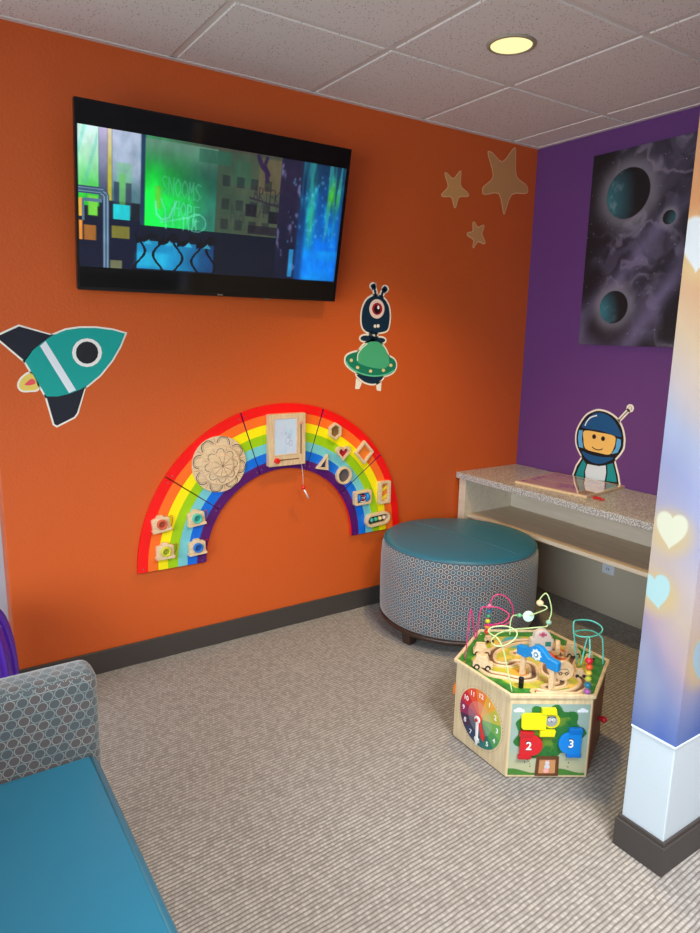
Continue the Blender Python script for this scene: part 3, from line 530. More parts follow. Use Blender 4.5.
for t in np.linspace(-1, 1, 30):
    r = (R - .02) * t; x = r * math.cos(SA); y = r * math.sin(SA); pts.append((x, y, topz(abs(r))))
m.tube(pts, .0013, 5); m.build('seam', M['seam'], ot)
m = MB(); m.M = Matrix.Translation(oc); m.lathe([(R - .05, .058), (R - .006, .055), (R - .001, .060), (R - .001, .073), (R - .008, .0785), (R - .05, .0785)], 96, closed=True); m.cyl((0, 0, .06), R - .04, .015, 64); m.build('base_ring', M['darkwood'], ot)
for k in range(4):
    a = math.radians(-178 + 90 * k + 7); m = MB(); m.M = Matrix.Translation((oc[0] + .338 * math.cos(a), oc[1] + .338 * math.sin(a), 0)) @ Matrix.Rotation(a, 4, 'Z')
    q = .021; p = .028
    m.add([(-q, -q, 0), (q, -q, 0), (q, q, 0), (-q, q, 0), (-p, -p, .058), (p, -p, .058), (p, p, .058), (-p, p, .058)], [(3, 2, 1, 0), (4, 5, 6, 7), (0, 1, 5, 4), (1, 2, 6, 5), (2, 3, 7, 6), (3, 0, 4, 7)])
    m.build('leg', M['darkwood'], ot, bevel=.003)

# ------------------------------------------------------------------ sofa
so = thing('sofa', 'sofa with teal vinyl seat and grey ring-patterned arm in the left foreground', 'sofa', (-3.0, -1.72, 0))
def softbox(name, a, b, mat, bev, parent=so):
    m = MB(); m.box(a, b); o = m.build(name, mat, parent, bevel=bev, seg=4)
    for p in o.data.polygons: p.use_smooth = True
    return o
softbox('arm', (-3.42, -1.178, .07), (-2.690, -1.072, .620), M['ring2'], .028)
softbox('arm', (-3.42, -2.42, .07), (-2.690, -2.314, .620), M['ring2'], .028)
softbox('seat', (-3.30, -2.310, .29), (-2.708, -1.182, .422), M['teal'], .022)
softbox('base', (-3.28, -2.312, .08), (-2.715, -1.180, .288), M['ring2'], .01)
softbox('backrest', (-3.44, -2.312, .10), (-3.302, -1.180, .80), M['ring2'], .03)
m = MB(); m.tube([(-2.724, -2.300, .4205), (-2.724, -1.8, .4205), (-2.724, -1.195, .4205)], .0028, 6); m.build('piping', M['seam'], so)
m = MB(); m.tube([(-2.7085, -2.300, .398), (-2.7085, -1.195, .398)], .003, 6); m.build('piping', M['seam'], so)
for x in (-3.36, -2.75):
    for y in (-2.38, -1.11):
        m = MB(); m.box((x - .025, y - .025, 0), (x + .025, y + .025, .072)); m.build('leg', M['darkwood'], so, bevel=.004)

# purple ribbed plastic object against the end of the wall
pc = (-2.915, -.30, 0)
pt = thing('plastic_stool', 'glossy purple rounded plastic stool behind the sofa arm', 'stool', pc)
m = MB(); m.M = Matrix.Translation(pc)
m.lathe([(.085, 0), (.12, .02), (.137, .10), (.141, .22), (.135, .34), (.115, .44), (.09, .482), (.05, .495), (.0001, .497)], 48); m.build('shell', M['violet'], pt)
for k in range(14):
    a = 2 * PI * k / 14 + .1; m = MB(); m.M = Matrix.Translation(pc)
    m.tube([(r * math.cos(a), r * math.sin(a), z) for r, z in smoothpts([(.12, .02), (.137, .10), (.141, .22), (.135, .34), (.115, .44), (.09, .482)], 4, False)], .010, 8); m.build('rib', M['violet'], pt)

# ------------------------------------------------------------------ television
tvR = Euler((.193, 0, -.016), 'XYZ')
tv = thing('television', 'wide black wall-mounted television tilted down and showing a green and blue street scene', 'television', (-1.896, -.12, 1.859), tuple(tvR))
W2, H2 = .55, .315
m = MB(); m.M = gmat(tv); m.box((-W2, .001, -H2), (W2, .028, H2)); m.build('housing', M['bezel'], tv, bevel=.004)
m = MB(); m.M = gmat(tv); m.box((-.30, .0285, -.22), (.30, .055, .16)); m.build('back_cover', M['bezel'], tv, bevel=.01)
m = MB(); m.M = gmat(tv)
for a, b in (((-W2, -.003, H2 - .009), (W2, .001, H2)), ((-W2, -.003, -H2), (W2, .001, -H2 + .013)), ((-W2, -.003, -H2 + .013), (-W2 + .008, .001, H2 - .009)), ((W2 - .008, -.003, -H2 + .013), (W2, .001, H2 - .009))): m.box(a, b)
m.build('bezel', M['black'], tv)
m = MB(); m.M = gmat(tv); m.box((-W2 + .008, -.0005, -H2 + .013), (W2 - .008, .0008, H2 - .009)); scr = m.build('screen', M['glass'], tv)
m = MB(); m.M = gmat(tv); m.box((-.012, -.0045, -H2 + .003), (.012, -.003, -H2 + .009)); m.build('badge', M['steel'], tv)
m = MB(); m.M = gmat(tv); m.box((.20, -.004, -H2 - .004), (.225, .006, -H2)); m.build('sensor', M['steel'], tv)
def screenpic(u, v):
    img = np.zeros(u.shape + (3,)) + C3(22, 32, 42)
    n = fbm(u * 14, v * 7, 5); n2 = fbm(u * 40 + 9, v * 9, 4)
    def rect(u0, u1, v0, v1, c, a=1., soft=.003): 
        nonlocal img
        mk = sstep(u0 - soft, u0 + soft, u) * (1 - sstep(u1 - soft, u1 + soft, u)) * sstep(v0 - soft, v0 + soft, v) * (1 - sstep(v1 - soft, v1 + soft, v))
        cc = C3(*c) if not isinstance(c, np.ndarray) else c
        img = over(img, a * mk, cc)
    def grad(c0, c1, t): t = np.clip(t, 0, 1)[..., None]; return C3(*c0) * (1 - t) + C3(*c1) * t
    # building with the tagged wall
    rect(.2, .75, 0, .66, grad((60, 150, 96), (72, 72, 62), sstep(.2, .5, u) * .9 + .2 * n))
    rect(.2, .215, 0, .68, (30, 60, 92))
    g = grad((14, 226, 66), (34, 100, 84), sstep(.22, .46, u + .10 * (n - .5))) * (.75 + .5 * sstep(.1, .55, v))[..., None]
    g = over(g, 1 - sstep(0, .3, v), C3(96, 140, 120)); rect(.215, .47, .02, .655, g)
    rect(.25, .27, .35, .52, (150, 190, 40), .6, .008)
    rect(.47, .73, .02, .66, grad((60, 82, 66), (92, 84, 66), u * 2 - 1 + n - .5))
    rect(.40, .52, .03, .13, (38, 96, 76), .7); rect(.53, .60, .08, .26, (48, 92, 70), .6); rect(.63, .72, .03, .3, (110, 92, 66), .6)
    for a in (.49, .545, .60, .655): 
        for b in (.2, .38, .54): rect(a, a + .03, b, b + .085, (28, 36, 44), .55)
    rect(.585, .63, .40, .5, (25, 28, 38), .9); rect(.68, .72, .44, .54, (22, 24, 34), .9); rect(.6, .72, .57, .64, (32, 30, 44), .8)
    # left columns
    rect(0, .065, 0, .55, grad((214, 255, 240), (52, 214, 60), (v - .12) * 2.6 + .3 * (n - .5)))
    rect(0, .065, .0, .5, (90, 235, 170), .0)
    mk = (np.abs((u * 9 + v * 1.1) % .42 - .2) < .05) & (u < .06) & (v < .4); img = over(img, mk * .4, C3(96, 220, 200))
    rect(.065, .092, 0, .5, grad((206, 196, 236), (78, 90, 118), v * 2.4)); rect(.092, .106, 0, .5, grad((240, 225, 190), (196, 190, 60), v * 3))
    rect(.106, .2, 0, .5, grad((206, 214, 244), (84, 128, 140), v * 2 + .8 * (n - .5))); rect(.12, .17, .22, .4, (120, 196, 140), .6, .01)
    rect(.112, .13, .36, .62, (40, 60, 80), .8); rect(.15, .17, .36, .6, (52, 66, 84), .8); rect(.13, .15, .3, .6, (98, 190, 92), .7)
    rect(.11, .166, .52, .63, (30, 205, 215)); rect(.03, .06, .48, .62, (120, 220, 70)); rect(.0, .012, .5, .8, (240, 180, 60))
    rect(0, .20, .63, 1, (14, 22, 48)); rect(.2, .75, .655, 1, (14, 24, 42)); rect(.016, .055, .69, .8, (176, 110, 44)); rect(.0, .012, .66, .8, (244, 150, 50)); rect(.105, .165, .68, .77, (128, 124, 50)); rect(.1, .14, .94, 1, (112, 116, 84))
    # blue benches in shadow
    rect(.19, .47, .77, .99, grad((22, 150, 205), (20, 60, 110), sstep(.3, .5, u) + .4 * (n - .4))); rect(.19, .3, .86, .97, (40, 200, 235), .55, .02)
    for c in (.2, .265, .335, .405, .46):
        w_ = np.abs(u - c - .018 * np.sin(v * 22 + c * 40)) < .005; img = over(img, (w_ & (v > .72)) * .95, C3(8, 12, 22))
    for c in (.225, .3, .37, .44):
        d = np.maximum(np.abs(u - c - .004) * 2.6 - (v - .76) * .9, (v - .79)) ; img = over(img, (1 - sstep(.0, .012, d)) * (v > .74) * .8, C3(60, 185, 215))
        img = over(img, ((np.abs(v - .71 - 2.0 * np.abs(u - c - .01) - .02 * np.sin(u * 90)) < .022) & (np.abs(u - c) < .038)) * 1., C3(10, 14, 24))
    # handrail
    for rr, cc in ((.0115, (58, 84, 112)), (.007, (120, 150, 176)), (.003, (60, 90, 118))):
        vp = (np.abs(u - .087) < rr) & (v > .46); hp = (np.abs(v - .44) < rr * 2.3) & (u < .078)
        d = np.hypot(u - .072, (v - .485) / 2.33) ; cr = (np.abs(d - .015) < rr) & (u > .07) & (v < .49)
        img = over(img, (vp | hp | cr) * 1., C3(*cc))
    img = over(img, ((np.abs(v - .51) < .014) & (u > .015) & (u < .075)) * 1., C3(90, 120, 150)); img = over(img, ((np.abs(u - .014) < .004) & (v > .5) & (v < .66)) * 1., C3(90, 120, 140))
    # dark doorway and the blue alley
    rect(.72, .82, 0, 1, grad((42, 36, 62), (18, 26, 52), v + n - .5)); img = over(img, (sstep(.62, .75, n2) * (u > .72) * (u < .83)) * .7, C3(110, 110, 150))
    bl = grad((22, 56, 92), (0, 122, 245), v * 1.4 + .5 * (n - .5)); bl = over(bl, sstep(.5, .75, n2) * .6, C3(20, 175, 225)); rect(.815, 1, 0, 1, bl, 1, .02)
    st = fbm(u * 60, v * 2, 3); img = over(img, (u > .8) * sstep(.5, .7, st) * .55 * (v < .7), C3(60, 190, 190)); 
    img = over(img, np.exp(-((u - .955) / .025) ** 2 - ((v - .26) / .13) ** 2) * sstep(.3, .6, st), C3(80, 215, 40)); img = over(img, np.exp(-((u - .86) / .02) ** 2 - ((v - .45) / .3) ** 2) * .6, C3(50, 190, 110))
    rect(.82, 1, .73, 1, grad((0, 100, 240), (10, 165, 255), n * 1.6 - .3), .8, .02); rect(.815, .84, .0, 1, (14, 40, 80), .5, .01); rect(.78, .80, .74, .98, (40, 150, 215), .9, .004)
    rnd = np.random.RandomState(4)
    for _ in range(60):
        a, b = rnd.uniform(.76, .99), rnd.uniform(.1, .7); s_ = rnd.uniform(.002, .006)
        img = over(img, np.exp(-((u - a) / s_) ** 2 - ((v - b) / (s_ * 3)) ** 2) * .45, C3(110, 190, 235))
    # marks sprayed on the walls
    def line(P, w_, c, a=1.):
        nonlocal img
        d = np.full(u.shape, 9.)
        for (x0, y0), (x1, y1) in zip(P[:-1], P[1:]):
            X, Y = u * 2.33, v; ax, ay, bx, by = x0 * 2.33, y0, x1 * 2.33, y1; L = max((bx - ax) ** 2 + (by - ay) ** 2, 1e-9)
            t = np.clip(((X - ax) * (bx - ax) + (Y - ay) * (by - ay)) / L, 0, 1); d = np.minimum(d, np.hypot(X - ax - t * (bx - ax), Y - ay - t * (by - ay)))
        img = over(img, (1 - sstep(w_ * .6, w_ * 1.3, d)) * a, C3(*c))
    G = (110, 232, 190)
    def glyph(ch, x, y, w_, h_, c=G, lw=.009, a=.8):
        S = {'N': [[(0, 1), (0, 0), (1, 1), (1, 0)]], 'O': [[(.5, 0), (1, .3), (1, .7), (.5, 1), (0, .7), (0, .3), (.5, 0)]], 'M': [[(0, 1), (.1, 0), (.5, .6), (.9, 0), (1, 1)]], 'S': [[(1, .1), (.5, 0), (0, .25), (.5, .5), (1, .75), (.5, 1), (0, .9)]],
             'U': [[(0, 0), (0, .8), (.5, 1), (1, .8), (1, 0)]], 'H': [[(0, 0), (0, 1)], [(1, 0), (1, 1)], [(0, .5), (1, .5)]], 'P': [[(0, 1), (0, 0), (.8, .1), (.8, .45), (0, .55)]], 'E': [[(1, 0), (0, 0), (0, 1), (1, 1)], [(0, .5), (.8, .5)]],
             'J': [[(.9, 0), (.9, .8), (.4, 1), (0, .75)]], 'A': [[(0, 1), (.5, 0), (1, 1)], [(.2, .6), (.8, .6)]], 'R': [[(0, 1), (0, 0), (.8, .1), (.8, .45), (0, .55), (1, 1)]], 'I': [[(.5, 0), (.5, 1)]], 'W': [[(0, 0), (.25, 1), (.5, .4), (.75, 1), (1, 0)]], 'K': [[(0, 0), (0, 1)], [(1, 0), (0, .5), (1, 1)]], 'T': [[(0, 0), (1, 0)], [(.5, 0), (.5, 1)]], 'L': [[(0, 0), (0, 1), (1, 1)]]}
        for s_ in S[ch]: line([(x + px * w_, y + py * h_) for px, py in s_], lw, c, a)
    for i, ch in enumerate('SNOOMS'): glyph(ch, .272 + i * .024, .27 + .006 * i, .018, .13, (96, 205, 160), .0055, .42)
    line([(.252, .47), (.256, .56), (.275, .6), (.30, .58), (.325, .45)], .008, G, .8); line([(.27, .44), (.285, .52), (.29, .66)], .006, G, .7)
    for i, ch in enumerate('HOPE'): glyph(ch, .318 + i * .024, .445 + .01 * i, .017, .11, G, .0055, .5)
    line([(.27, .62), (.36, .57), (.41, .53)], .006, G, .6); line([(.31, .5), (.315, .64)], .006, G, .5); line([(.4 + .035 * math.cos(a), .60 + .07 * math.sin(a)) for a in np.linspace(0, 6.3, 16)], .005, G, .5)
    for i, ch in enumerate('TIM'): glyph(ch, .345 + i * .02, .57, .014, .09, G, .006, .6)
    D = (44, 38, 54)
    for i, ch in enumerate('ARTEK'): glyph(ch, .615 + i * .022, .25 + .006 * i, .016, .11, D, .005, .7)
    for i, ch in enumerate('KAWS'[:2] + 'IT'): glyph(ch, .61 + i * .03, .38, .022, .12, D, .005, .5)
    line([(.60, .35), (.73, .40)], .009, D, .8); line([(.625, .02), (.64, .09), (.66, .13), (.665, .2)], .02, (46, 32, 70), .9); line([(.66, .02), (.65, .08), (.67, .15)], .016, (46, 32, 70), .9)
    for i, ch in enumerate('NA'): glyph(ch, .53 + i * .03, .42, .022, .14, (50, 60, 60), .007, .6)
    img = img * (.86 + .28 * (n2[..., None]))
    return img
def tvp(x, y, z): return tuple(gmat(tv) @ Vector((x, y, z)))
p0 = tvp(-.541, -.0012, .235); ux = np.array(tvp(.536, -.0012, .238)) - p0; uy = np.array(tvp(-.543, -.0012, -.231)) - p0
po = picture('picture', p0, ux, uy, 380, 165, screenpic, SCREEN, tv)
# keep the picture a child of the screen
mw = po.data; po.parent = scr; 
# wall bracket
wm = MB(); wm.box((-2.05, -.012, 1.76), (-1.74, -.001, 1.98)); wm.build('wall_plate', M['bezel'], tv, bevel=.002)
for x in (-2.0, -1.79):
    for z, y in ((1.80, -.055), (1.94, -.075)): m = MB(); m.tube([(x, -.010, z), (x, y, z)], .010, 8); m.build('bracket_arm', M['bezel'], tv)
m = MB(); m.tube(smoothpts([(-1.72, -.055, 1.66), (-1.70, -.02, 1.7), (-1.70, -.012, 1.8)], 6, False), .005, 6); m.build('cable', M['black'], tv)

# ------------------------------------------------------------------ vinyl decals
INK = lin((.03, .06, .11)) + (1,)
WH = rgb(240, 232, 214)
def layer(name, parent, frame, items, d, t=.0004):
    m = MB(); m.M = frame
    for pts, c in items: m.col = c; m.prism(pts, d, d + t)
    return m.build(name, VINYL, parent, recalc=True)
r = D['rocket']; sm = smoothpts
ro = thing('rocket_decal', 'teal and navy rocket decal on the orange wall below the television', 'wall decal', (-2.62, 0, 1.33))
hull = offset(r['hull'], 0)
CR = rgb(246, 238, 222); NV = rgb(22, 26, 40); TL = rgb(4, 162, 150)
layer('backing', ro, ORW, [(offset(p, .0065), CR) for p in (r['hull'], r['fin_a'], r['fin_b'], sm(r['flame'], 4))], .0006)
layer('flame', ro, ORW, [(sm(r['flame'], 5), rgb(236, 206, 96))], .0011); layer('flame', ro, ORW, [(sm(r['inner'], 5), rgb(240, 84, 92))], .0016)
layer('fin', ro, ORW, [(r['fin_a'], NV)], .0012); layer('fin', ro, ORW, [(r['fin_b'], NV)], .0012)
layer('hull', ro, ORW, [(r['hull'], TL)], .0018); layer('stripe', ro, ORW, [(r['stripe'], rgb(232, 236, 240))], .0023)
ph = layer('porthole', ro, ORW, [(r['ring'], rgb(244, 240, 232))], .0023); layer('glass', ph, ORW, [(r['hole'], rgb(28, 30, 36))], .0028)

a = D['alien']
al = thing('alien_decal', 'one-eyed dark blue alien standing on a green flying saucer, decal on orange wall', 'wall decal', (-1.12, 0, 1.14))
DB = rgb(4, 44, 66); GR = rgb(74, 178, 128); DG = rgb(18, 128, 98)
sol = [sm(a['body'], 4), stroke(sm(a['antL'], 4, False), .012), stroke(sm(a['antR'], 4, False), .012), a['bulbL'], a['bulbR'], a['footL'], a['footR'], stroke(a['legL'], .013), stroke(a['legR'], .013), sm(a['dome'], 4), sm(a['disc'], 4), sm(a['belly'], 4)]
layer('backing', al, ORW, [(offset(p, .0085), CR) for p in sol] + [(offset(a['padL'], .002), CR), (offset(a['padR'], .002), CR), ([p for p in stroke([tuple(a['footL'][0]), tuple(a['footR'][11])], .03)], CR)], .0006)
bo = layer('alien', al, ORW, [(sol[0], DB)] + [(p, DB) for p in sol[1:9]], .0012)
ey = layer('eye', bo, ORW, [(sm(a['eye'], 2), rgb(248, 222, 206))], .0018)
layer('iris', ey, ORW, [(a['iris'], rgb(170, 24, 40))], .0023); layer('pupil', ey, ORW, [(a['pupil'], rgb(26, 10, 18))], .0028); layer('glint', ey, ORW, [(a['glint'], rgb(255, 250, 245))], .0033)
layer('tooth', bo, ORW, [(a['toothL'], CR)], .0018); layer('tooth', bo, ORW, [(a['toothR'], CR)], .0018)
sa = layer('saucer', al, ORW, [(sol[11], DB)], .0012); layer('rim_disc', sa, ORW, [(sol[10], DG)], .0018); layer('rim_line', sa, ORW, [(stroke(sm(a['rim'], 4, False), .007), rgb(96, 202, 160))], .0023)
layer('dome', sa, ORW, [(sol[9], GR)], .0024); layer('shine', sa, ORW, [(stroke(sm(a['shine'], 4, False), .006), rgb(226, 244, 214))], .003)
for p in a['lights']: layer('light_dot', sa, ORW, [(p, rgb(232, 216, 150))], .003)

for i, (p, l, c) in enumerate(zip(D['stars'], ('large tan star decal nearest the corner on orange wall', 'medium tan star decal left of the largest star on orange wall', 'smallest tilted tan star decal below the other two stars'), ((206, 146, 88), (216, 158, 92), (212, 150, 92)))):
    q = sm(p, 3); cx = sum(t[0] for t in p) / len(p); cz = min(t[1] for t in p)
    st = thing('star_decal', l, 'wall decal', (cx, 0, cz), group='star decals')
    layer('border', st, ORW, [(offset(q, .004), rgb(240, 190, 140))], .0006); layer('star', st, ORW, [(q, rgb(*c))], .0012)

a = D['astro']
an = thing('astronaut_decal', 'smiling astronaut decal in blue helmet on the purple wall at desk level', 'wall decal', (0, -.56, .67))
HB = rgb(0, 86, 140); BK = rgb(6, 18, 28)
sh = sm(a['shell'], 4)
layer('backing', an, PUW, [(offset(p, .010), CR) for p in (sh, offset(a['suit'], .0))] + [(stroke(a['ant'], .022), CR), (offset(a['knob'], .007), CR)], .0006)
su = layer('suit', an, PUW, [(a['suit'], BK)], .0012)
layer('arm', su, PUW, [(a['armL'], rgb(14, 150, 152))], .0018); layer('arm', su, PUW, [(a['armR'], rgb(14, 150, 152))], .0018); layer('chest', su, PUW, [(a['chest'], rgb(222, 236, 244))], .0018)
he = layer('helmet', an, PUW, [(sh, BK)], .0018); layer('crown', he, PUW, [(sm(a['dome'], 4), HB)], .0024); layer('chin_guard', he, PUW, [(sm(a['chin'], 4), HB)], .0024)
layer('shine', he, PUW, [(stroke(sm(a['shine'], 4, False), .007), rgb(235, 245, 250))], .003)
for k in ('cheekL', 'cheekR'): layer('side_glass', he, PUW, [(a[k], rgb(92, 178, 232))], .0024)
fa = layer('face', an, PUW, [(sm(a['face'], 3), rgb(250, 202, 110))], .0026)
for k in ('eyeL', 'eyeR'): layer('eye', fa, PUW, [(a[k], rgb(30, 16, 22))], .0032)
layer('mouth', fa, PUW, [(stroke(sm(a['smile'], 4, False), .005), rgb(60, 34, 24))], .0032)
layer('antenna', an, PUW, [(stroke(a['ant'], .004), rgb(60, 50, 60)), (offset(a['knob'], -.004), BK)], .0012); layer('antenna_tip', an, PUW, [(offset(a['pin'], .002), CR)], .0019)

# ------------------------------------------------------------------ painting
PY0, PY1, PZ0, PZ1 = -.395, -1.005, 1.374, 2.298
pa = thing('space_painting', 'tall dark space painting of three planets among grey clouds on the purple wall', 'painting', (0, -.70, PZ0))
m = MB(); m.box((-.030, PY1, PZ0), (-.001, PY0, PZ1)); m.build('canvas', M['black'], pa, bevel=.002)
def paintpic(u, v):
    y = PY0 + (PY1 - PY0) * u; z = PZ1 + (PZ0 - PZ1) * v
    X, Y = u * .61, v * .924
    w1 = fbm(X * 4 + 11, Y * 4 + 2, 4); w2 = fbm(X * 4 + 50, Y * 4 + 31, 4)
    r = 1 - np.abs(2 * fbm(X * 4.2 + w1 * 1.6, Y * 4.2 + w2 * 1.6, 5) - .97); r2 = fbm(X * 7 + w2 * 2, Y * 7 + w1 * 2 + X * 5, 5)
    img = np.zeros(u.shape + (3,)) + C3(34, 32, 44)
    img = over(img, sstep(.35, .75, r2) * .75, C3(78, 72, 92)); img = over(img, sstep(.86, .99, r) * .5, C3(160, 150, 172)); img = over(img, sstep(.5, .62, fbm(X * 9 + 20, Y * 9 + w1 * 3, 5)) * .35, C3(120, 112, 136)); img = over(img, (1 - sstep(.3, .45, fbm(X * 3 + 4, Y * 3 + 88, 4))) * .85, C3(14, 13, 18))
    band = np.exp(-((Y - .72 - .28 * np.sin(X * 6 + .6)) / .10) ** 2) + .8 * np.exp(-((X + Y - .74 - .1 * w1) / .07) ** 2)
    img = over(img, np.clip(band, 0, 1) * (.35 + .7 * r2), C3(124, 114, 150))
    rnd = np.random.RandomState(8)
    for _ in range(150):
        a, b = rnd.rand(2); s_ = rnd.uniform(.0007, .0018); img = over(img, np.exp(-(((X - a * .61) ** 2 + (Y - b * .924) ** 2) / s_ ** 2)), C3(215, 205, 235))
    for cy, cz, R_, lx in ((-.608, 2.092, .116, -1), (-.834, 1.956, .032, .6), (-.587, 1.561, .079, -1)):
        d = np.hypot(y - cy, z - cz) / R_
        img = over(img, np.exp(-((d - 1) / .55) ** 2) * .7, C3(146, 142, 150))
        nx_ = (y - cy) / R_; nz_ = (z - cz) / R_; nn = np.sqrt(np.clip(1 - nx_ ** 2 - nz_ ** 2, 0, 1)); l = np.clip(.85 * nx_ * lx * -1 - .2 * nz_ + .42 * nn + .25 * (w1 - .5) * 2, 0, 1)
        pc_ = over(np.zeros(u.shape + (3,)) + C3(9, 10, 14), l ** .8, C3(54, 122, 132)); pc_ = over(pc_, l * sstep(.5, .7, fbm(X * 24, Y * 24, 4)) * .7, C3(140, 158, 160))
        img = over(img, 1 - sstep(.985, 1.015, d), pc_)
    return img
picture('painted_face', (-.0308, PY0, PZ1), (0, PY1 - PY0, 0), (0, 0, PZ0 - PZ1), 200, 300, paintpic, CANVAS, pa)

# ------------------------------------------------------------------ recessed downlight
dc = (-1.121, -.852)
dl = thing('ceiling_downlight', 'round recessed ceiling downlight glowing pale yellow with brass-toned rim', 'light', (dc[0], dc[1], H))
m = MB(); m.M = Matrix.Translation((dc[0], dc[1], 0)); m.lathe([(.071, H - .002), (.074, H - .007), (.083, H - .006), (.087, H - .0005), (.071, H - .0005)], 48, closed=True); m.build('rim', M['ringw'], dl)
m = MB(); m.M = Matrix.Translation((dc[0], dc[1], 0)); m.cyl((0, 0, H - .004), .0725, .003, 48); m.build('diffuser', M['glow'], dl)
ld = bpy.data.lights.new('downlight_lamp', 'SPOT'); ld.energy = 85; ld.color = (1, .72, .30); ld.spot_size = math.radians(105); ld.spot_blend = .7; ld.shadow_soft_size = .06
lo = bpy.data.objects.new('downlight_lamp', ld); COL.objects.link(lo); lo.location = (dc[0], dc[1], H - .02)

# ------------------------------------------------------------------ rainbow play panels
RC = (-1.578, .405); RO, RI = .687, .386; T0, T1 = .004, .018
names = [('lower left rainbow panel carrying four toy cameras', 144, 180), ('upper left rainbow panel carrying the round petal-cut wooden wheel', 108, 144),
         ('top rainbow panel carrying the wooden drawing board', 72, 108), ('upper right rainbow panel carrying five framed shape mirrors', 36, 72), ('lower right rainbow panel carrying three small wooden viewing windows', 0, 36)]
panels = []
def pol(deg, r): return (RC[0] + r * math.cos(math.radians(deg)), RC[1] + r * math.sin(math.radians(deg)))
for l, a0, a1 in names:
    am = (a0 + a1) / 2; c = pol(am, RI); o = thing('rainbow_panel', l, 'wall toy', (c[0], 0, c[1]), group='rainbow play panels on the orange wall'); panels.append(o)
    a0 += .25; a1 -= .25; n = 18; m = MB(); m.M = ORW; A = [a0 + (a1 - a0) * i / n for i in range(n + 1)]
    K = 2; RR = [RI, RO]; vs = []
    for d in (T0, T1):
        for rr in RR: vs += [pol(t, rr) + (d,) for t in A]
    q = n + 1; fs = []; uv = []
    for i in range(n):
        fs.append((2 * q + i, 2 * q + i + 1, 3 * q + i + 1, 3 * q + i)); uv.append([(0, 0), (0, 0), (1, 0), (1, 0)])
        fs.append((i, q + i, q + i + 1, i + 1)); uv.append([(0, 0), (1, 0), (1, 0), (0, 0)])
        fs.append((i, i + 1, 2 * q + i + 1, 2 * q + i)); uv.append([(.95, 0)] * 4)
        fs.append((q + i, 3 * q + i, 3 * q + i + 1, q + i + 1)); uv.append([(.95, 0)] * 4)
    for i in (0, n): fs.append((i, 2 * q + i, 3 * q + i, q + i)); uv.append([(.04, 0)] * 4)
    m.add(vs, fs, uv); m.build('board', M['rainbow'], o)
    for t, rr in ((a0 + 1.6, RI + .02), (a1 - 1.6, RI + .02), (a0 + 1.2, RO - .022), (a1 - 1.2, RO - .022)):
        m = MB(); m.M = ORW; p = pol(t, rr); m.cyl((p[0], p[1], T1),   .0030, .0012, 10); m.build('screw', M['steel'], o)
def od(x, z, d0, pts, d1): m = MB(); m.M = ORW @ Matrix.Translation((x, z, 0)); m.prism(pts, d0, d1); return m
def ringprism(m, po, pi_, d0, d1):
    n = len(po); v = [(x, y, d) for d in (d0, d1) for P in (po, pi_) for x, y in P]; f = []
    for i in range(n):
        j = (i + 1) % n; f += [(2 * n + i, 2 * n + j, 3 * n + j, 3 * n + i), (i, n + i, n + j, j), (i, j, 2 * n + j, 2 * n + i), (n + i, 3 * n + i, 3 * n + j, n + j)]
    m.add(v, f)
def circ_(r, n=28, ry=None): return [(r * math.cos(2 * PI * k / n), (ry or r) * math.sin(2 * PI * k / n)) for k in range(n)]
# toy cameras
for i, (x, z, c, nm, rot) in enumerate(((-2.1656, .6145, (214, 92, 62), 'orange', .12), (-2.0121, .619, (70, 190, 170), 'mint', .1), (-2.1529, .4936, (206, 208, 50), 'lime', 0), (-2.0113, .4878, (20, 110, 200), 'blue', .05))):
    F_ = ORW @ Matrix.Translation((x, z, 0)) @ Matrix.Rotation(rot, 4, 'Z'); m = MB(); m.M = F_
    w_, h_ = .037, .026
    m.prism([(-w_, -h_), (w_, -h_), (w_, h_ * .8), (w_ * .7, h_), (w_ * .45, h_), (w_ * .3, h_ + .010), (-w_ * .3, h_ + .010), (-w_ * .45, h_), (-w_ * .7, h_), (-w_, h_ * .8)], T1, T1 + .024)
    cm = m.build('toy_camera', M['beechx'], panels[0], bevel=.003); lab(cm, f'wooden toy camera with {nm} lens')
    m = MB(); m.M = F_; m.prism([(-w_ - .004, -h_ - .007), (w_ + .002, -h_ - .007), (w_ + .002, -h_ + .004), (-w_ - .004, -h_ + .004)], T1 + .001, T1 + .032); m.build('ledge', M['beechx'], cm, bevel=.002)
    m = MB(); m.M = F_; m.col = rgb(*c); m.lathe([(.021, T1 + .024), (.021, T1 + .036), (.0195, T1 + .038), (.0145, T1 + .038), (.013, T1 + .030), (.013, T1 + .0245)], 28); m.col = tuple(k * .55 for k in rgb(*c)[:3]) + (1,)
    m.cyl((0, 0, T1 + .0242), .0135, .004, 24); m.build('lens', TOY, cm)
    m = MB(); m.M = F_; m.tube(smoothpts([(w_ * .9, h_ * .6, T1 + .012), (w_ + .014, h_ * .9, T1 + .012), (w_ + .016, -h_ * .2, T1 + .005), (w_ + .006, -h_ * 1.1, T1 + .003), (w_ + .016, -h_ * 1.9, T1 + .003)], 5, False), .0011, 5); m.build('cord', M['red'], cm)
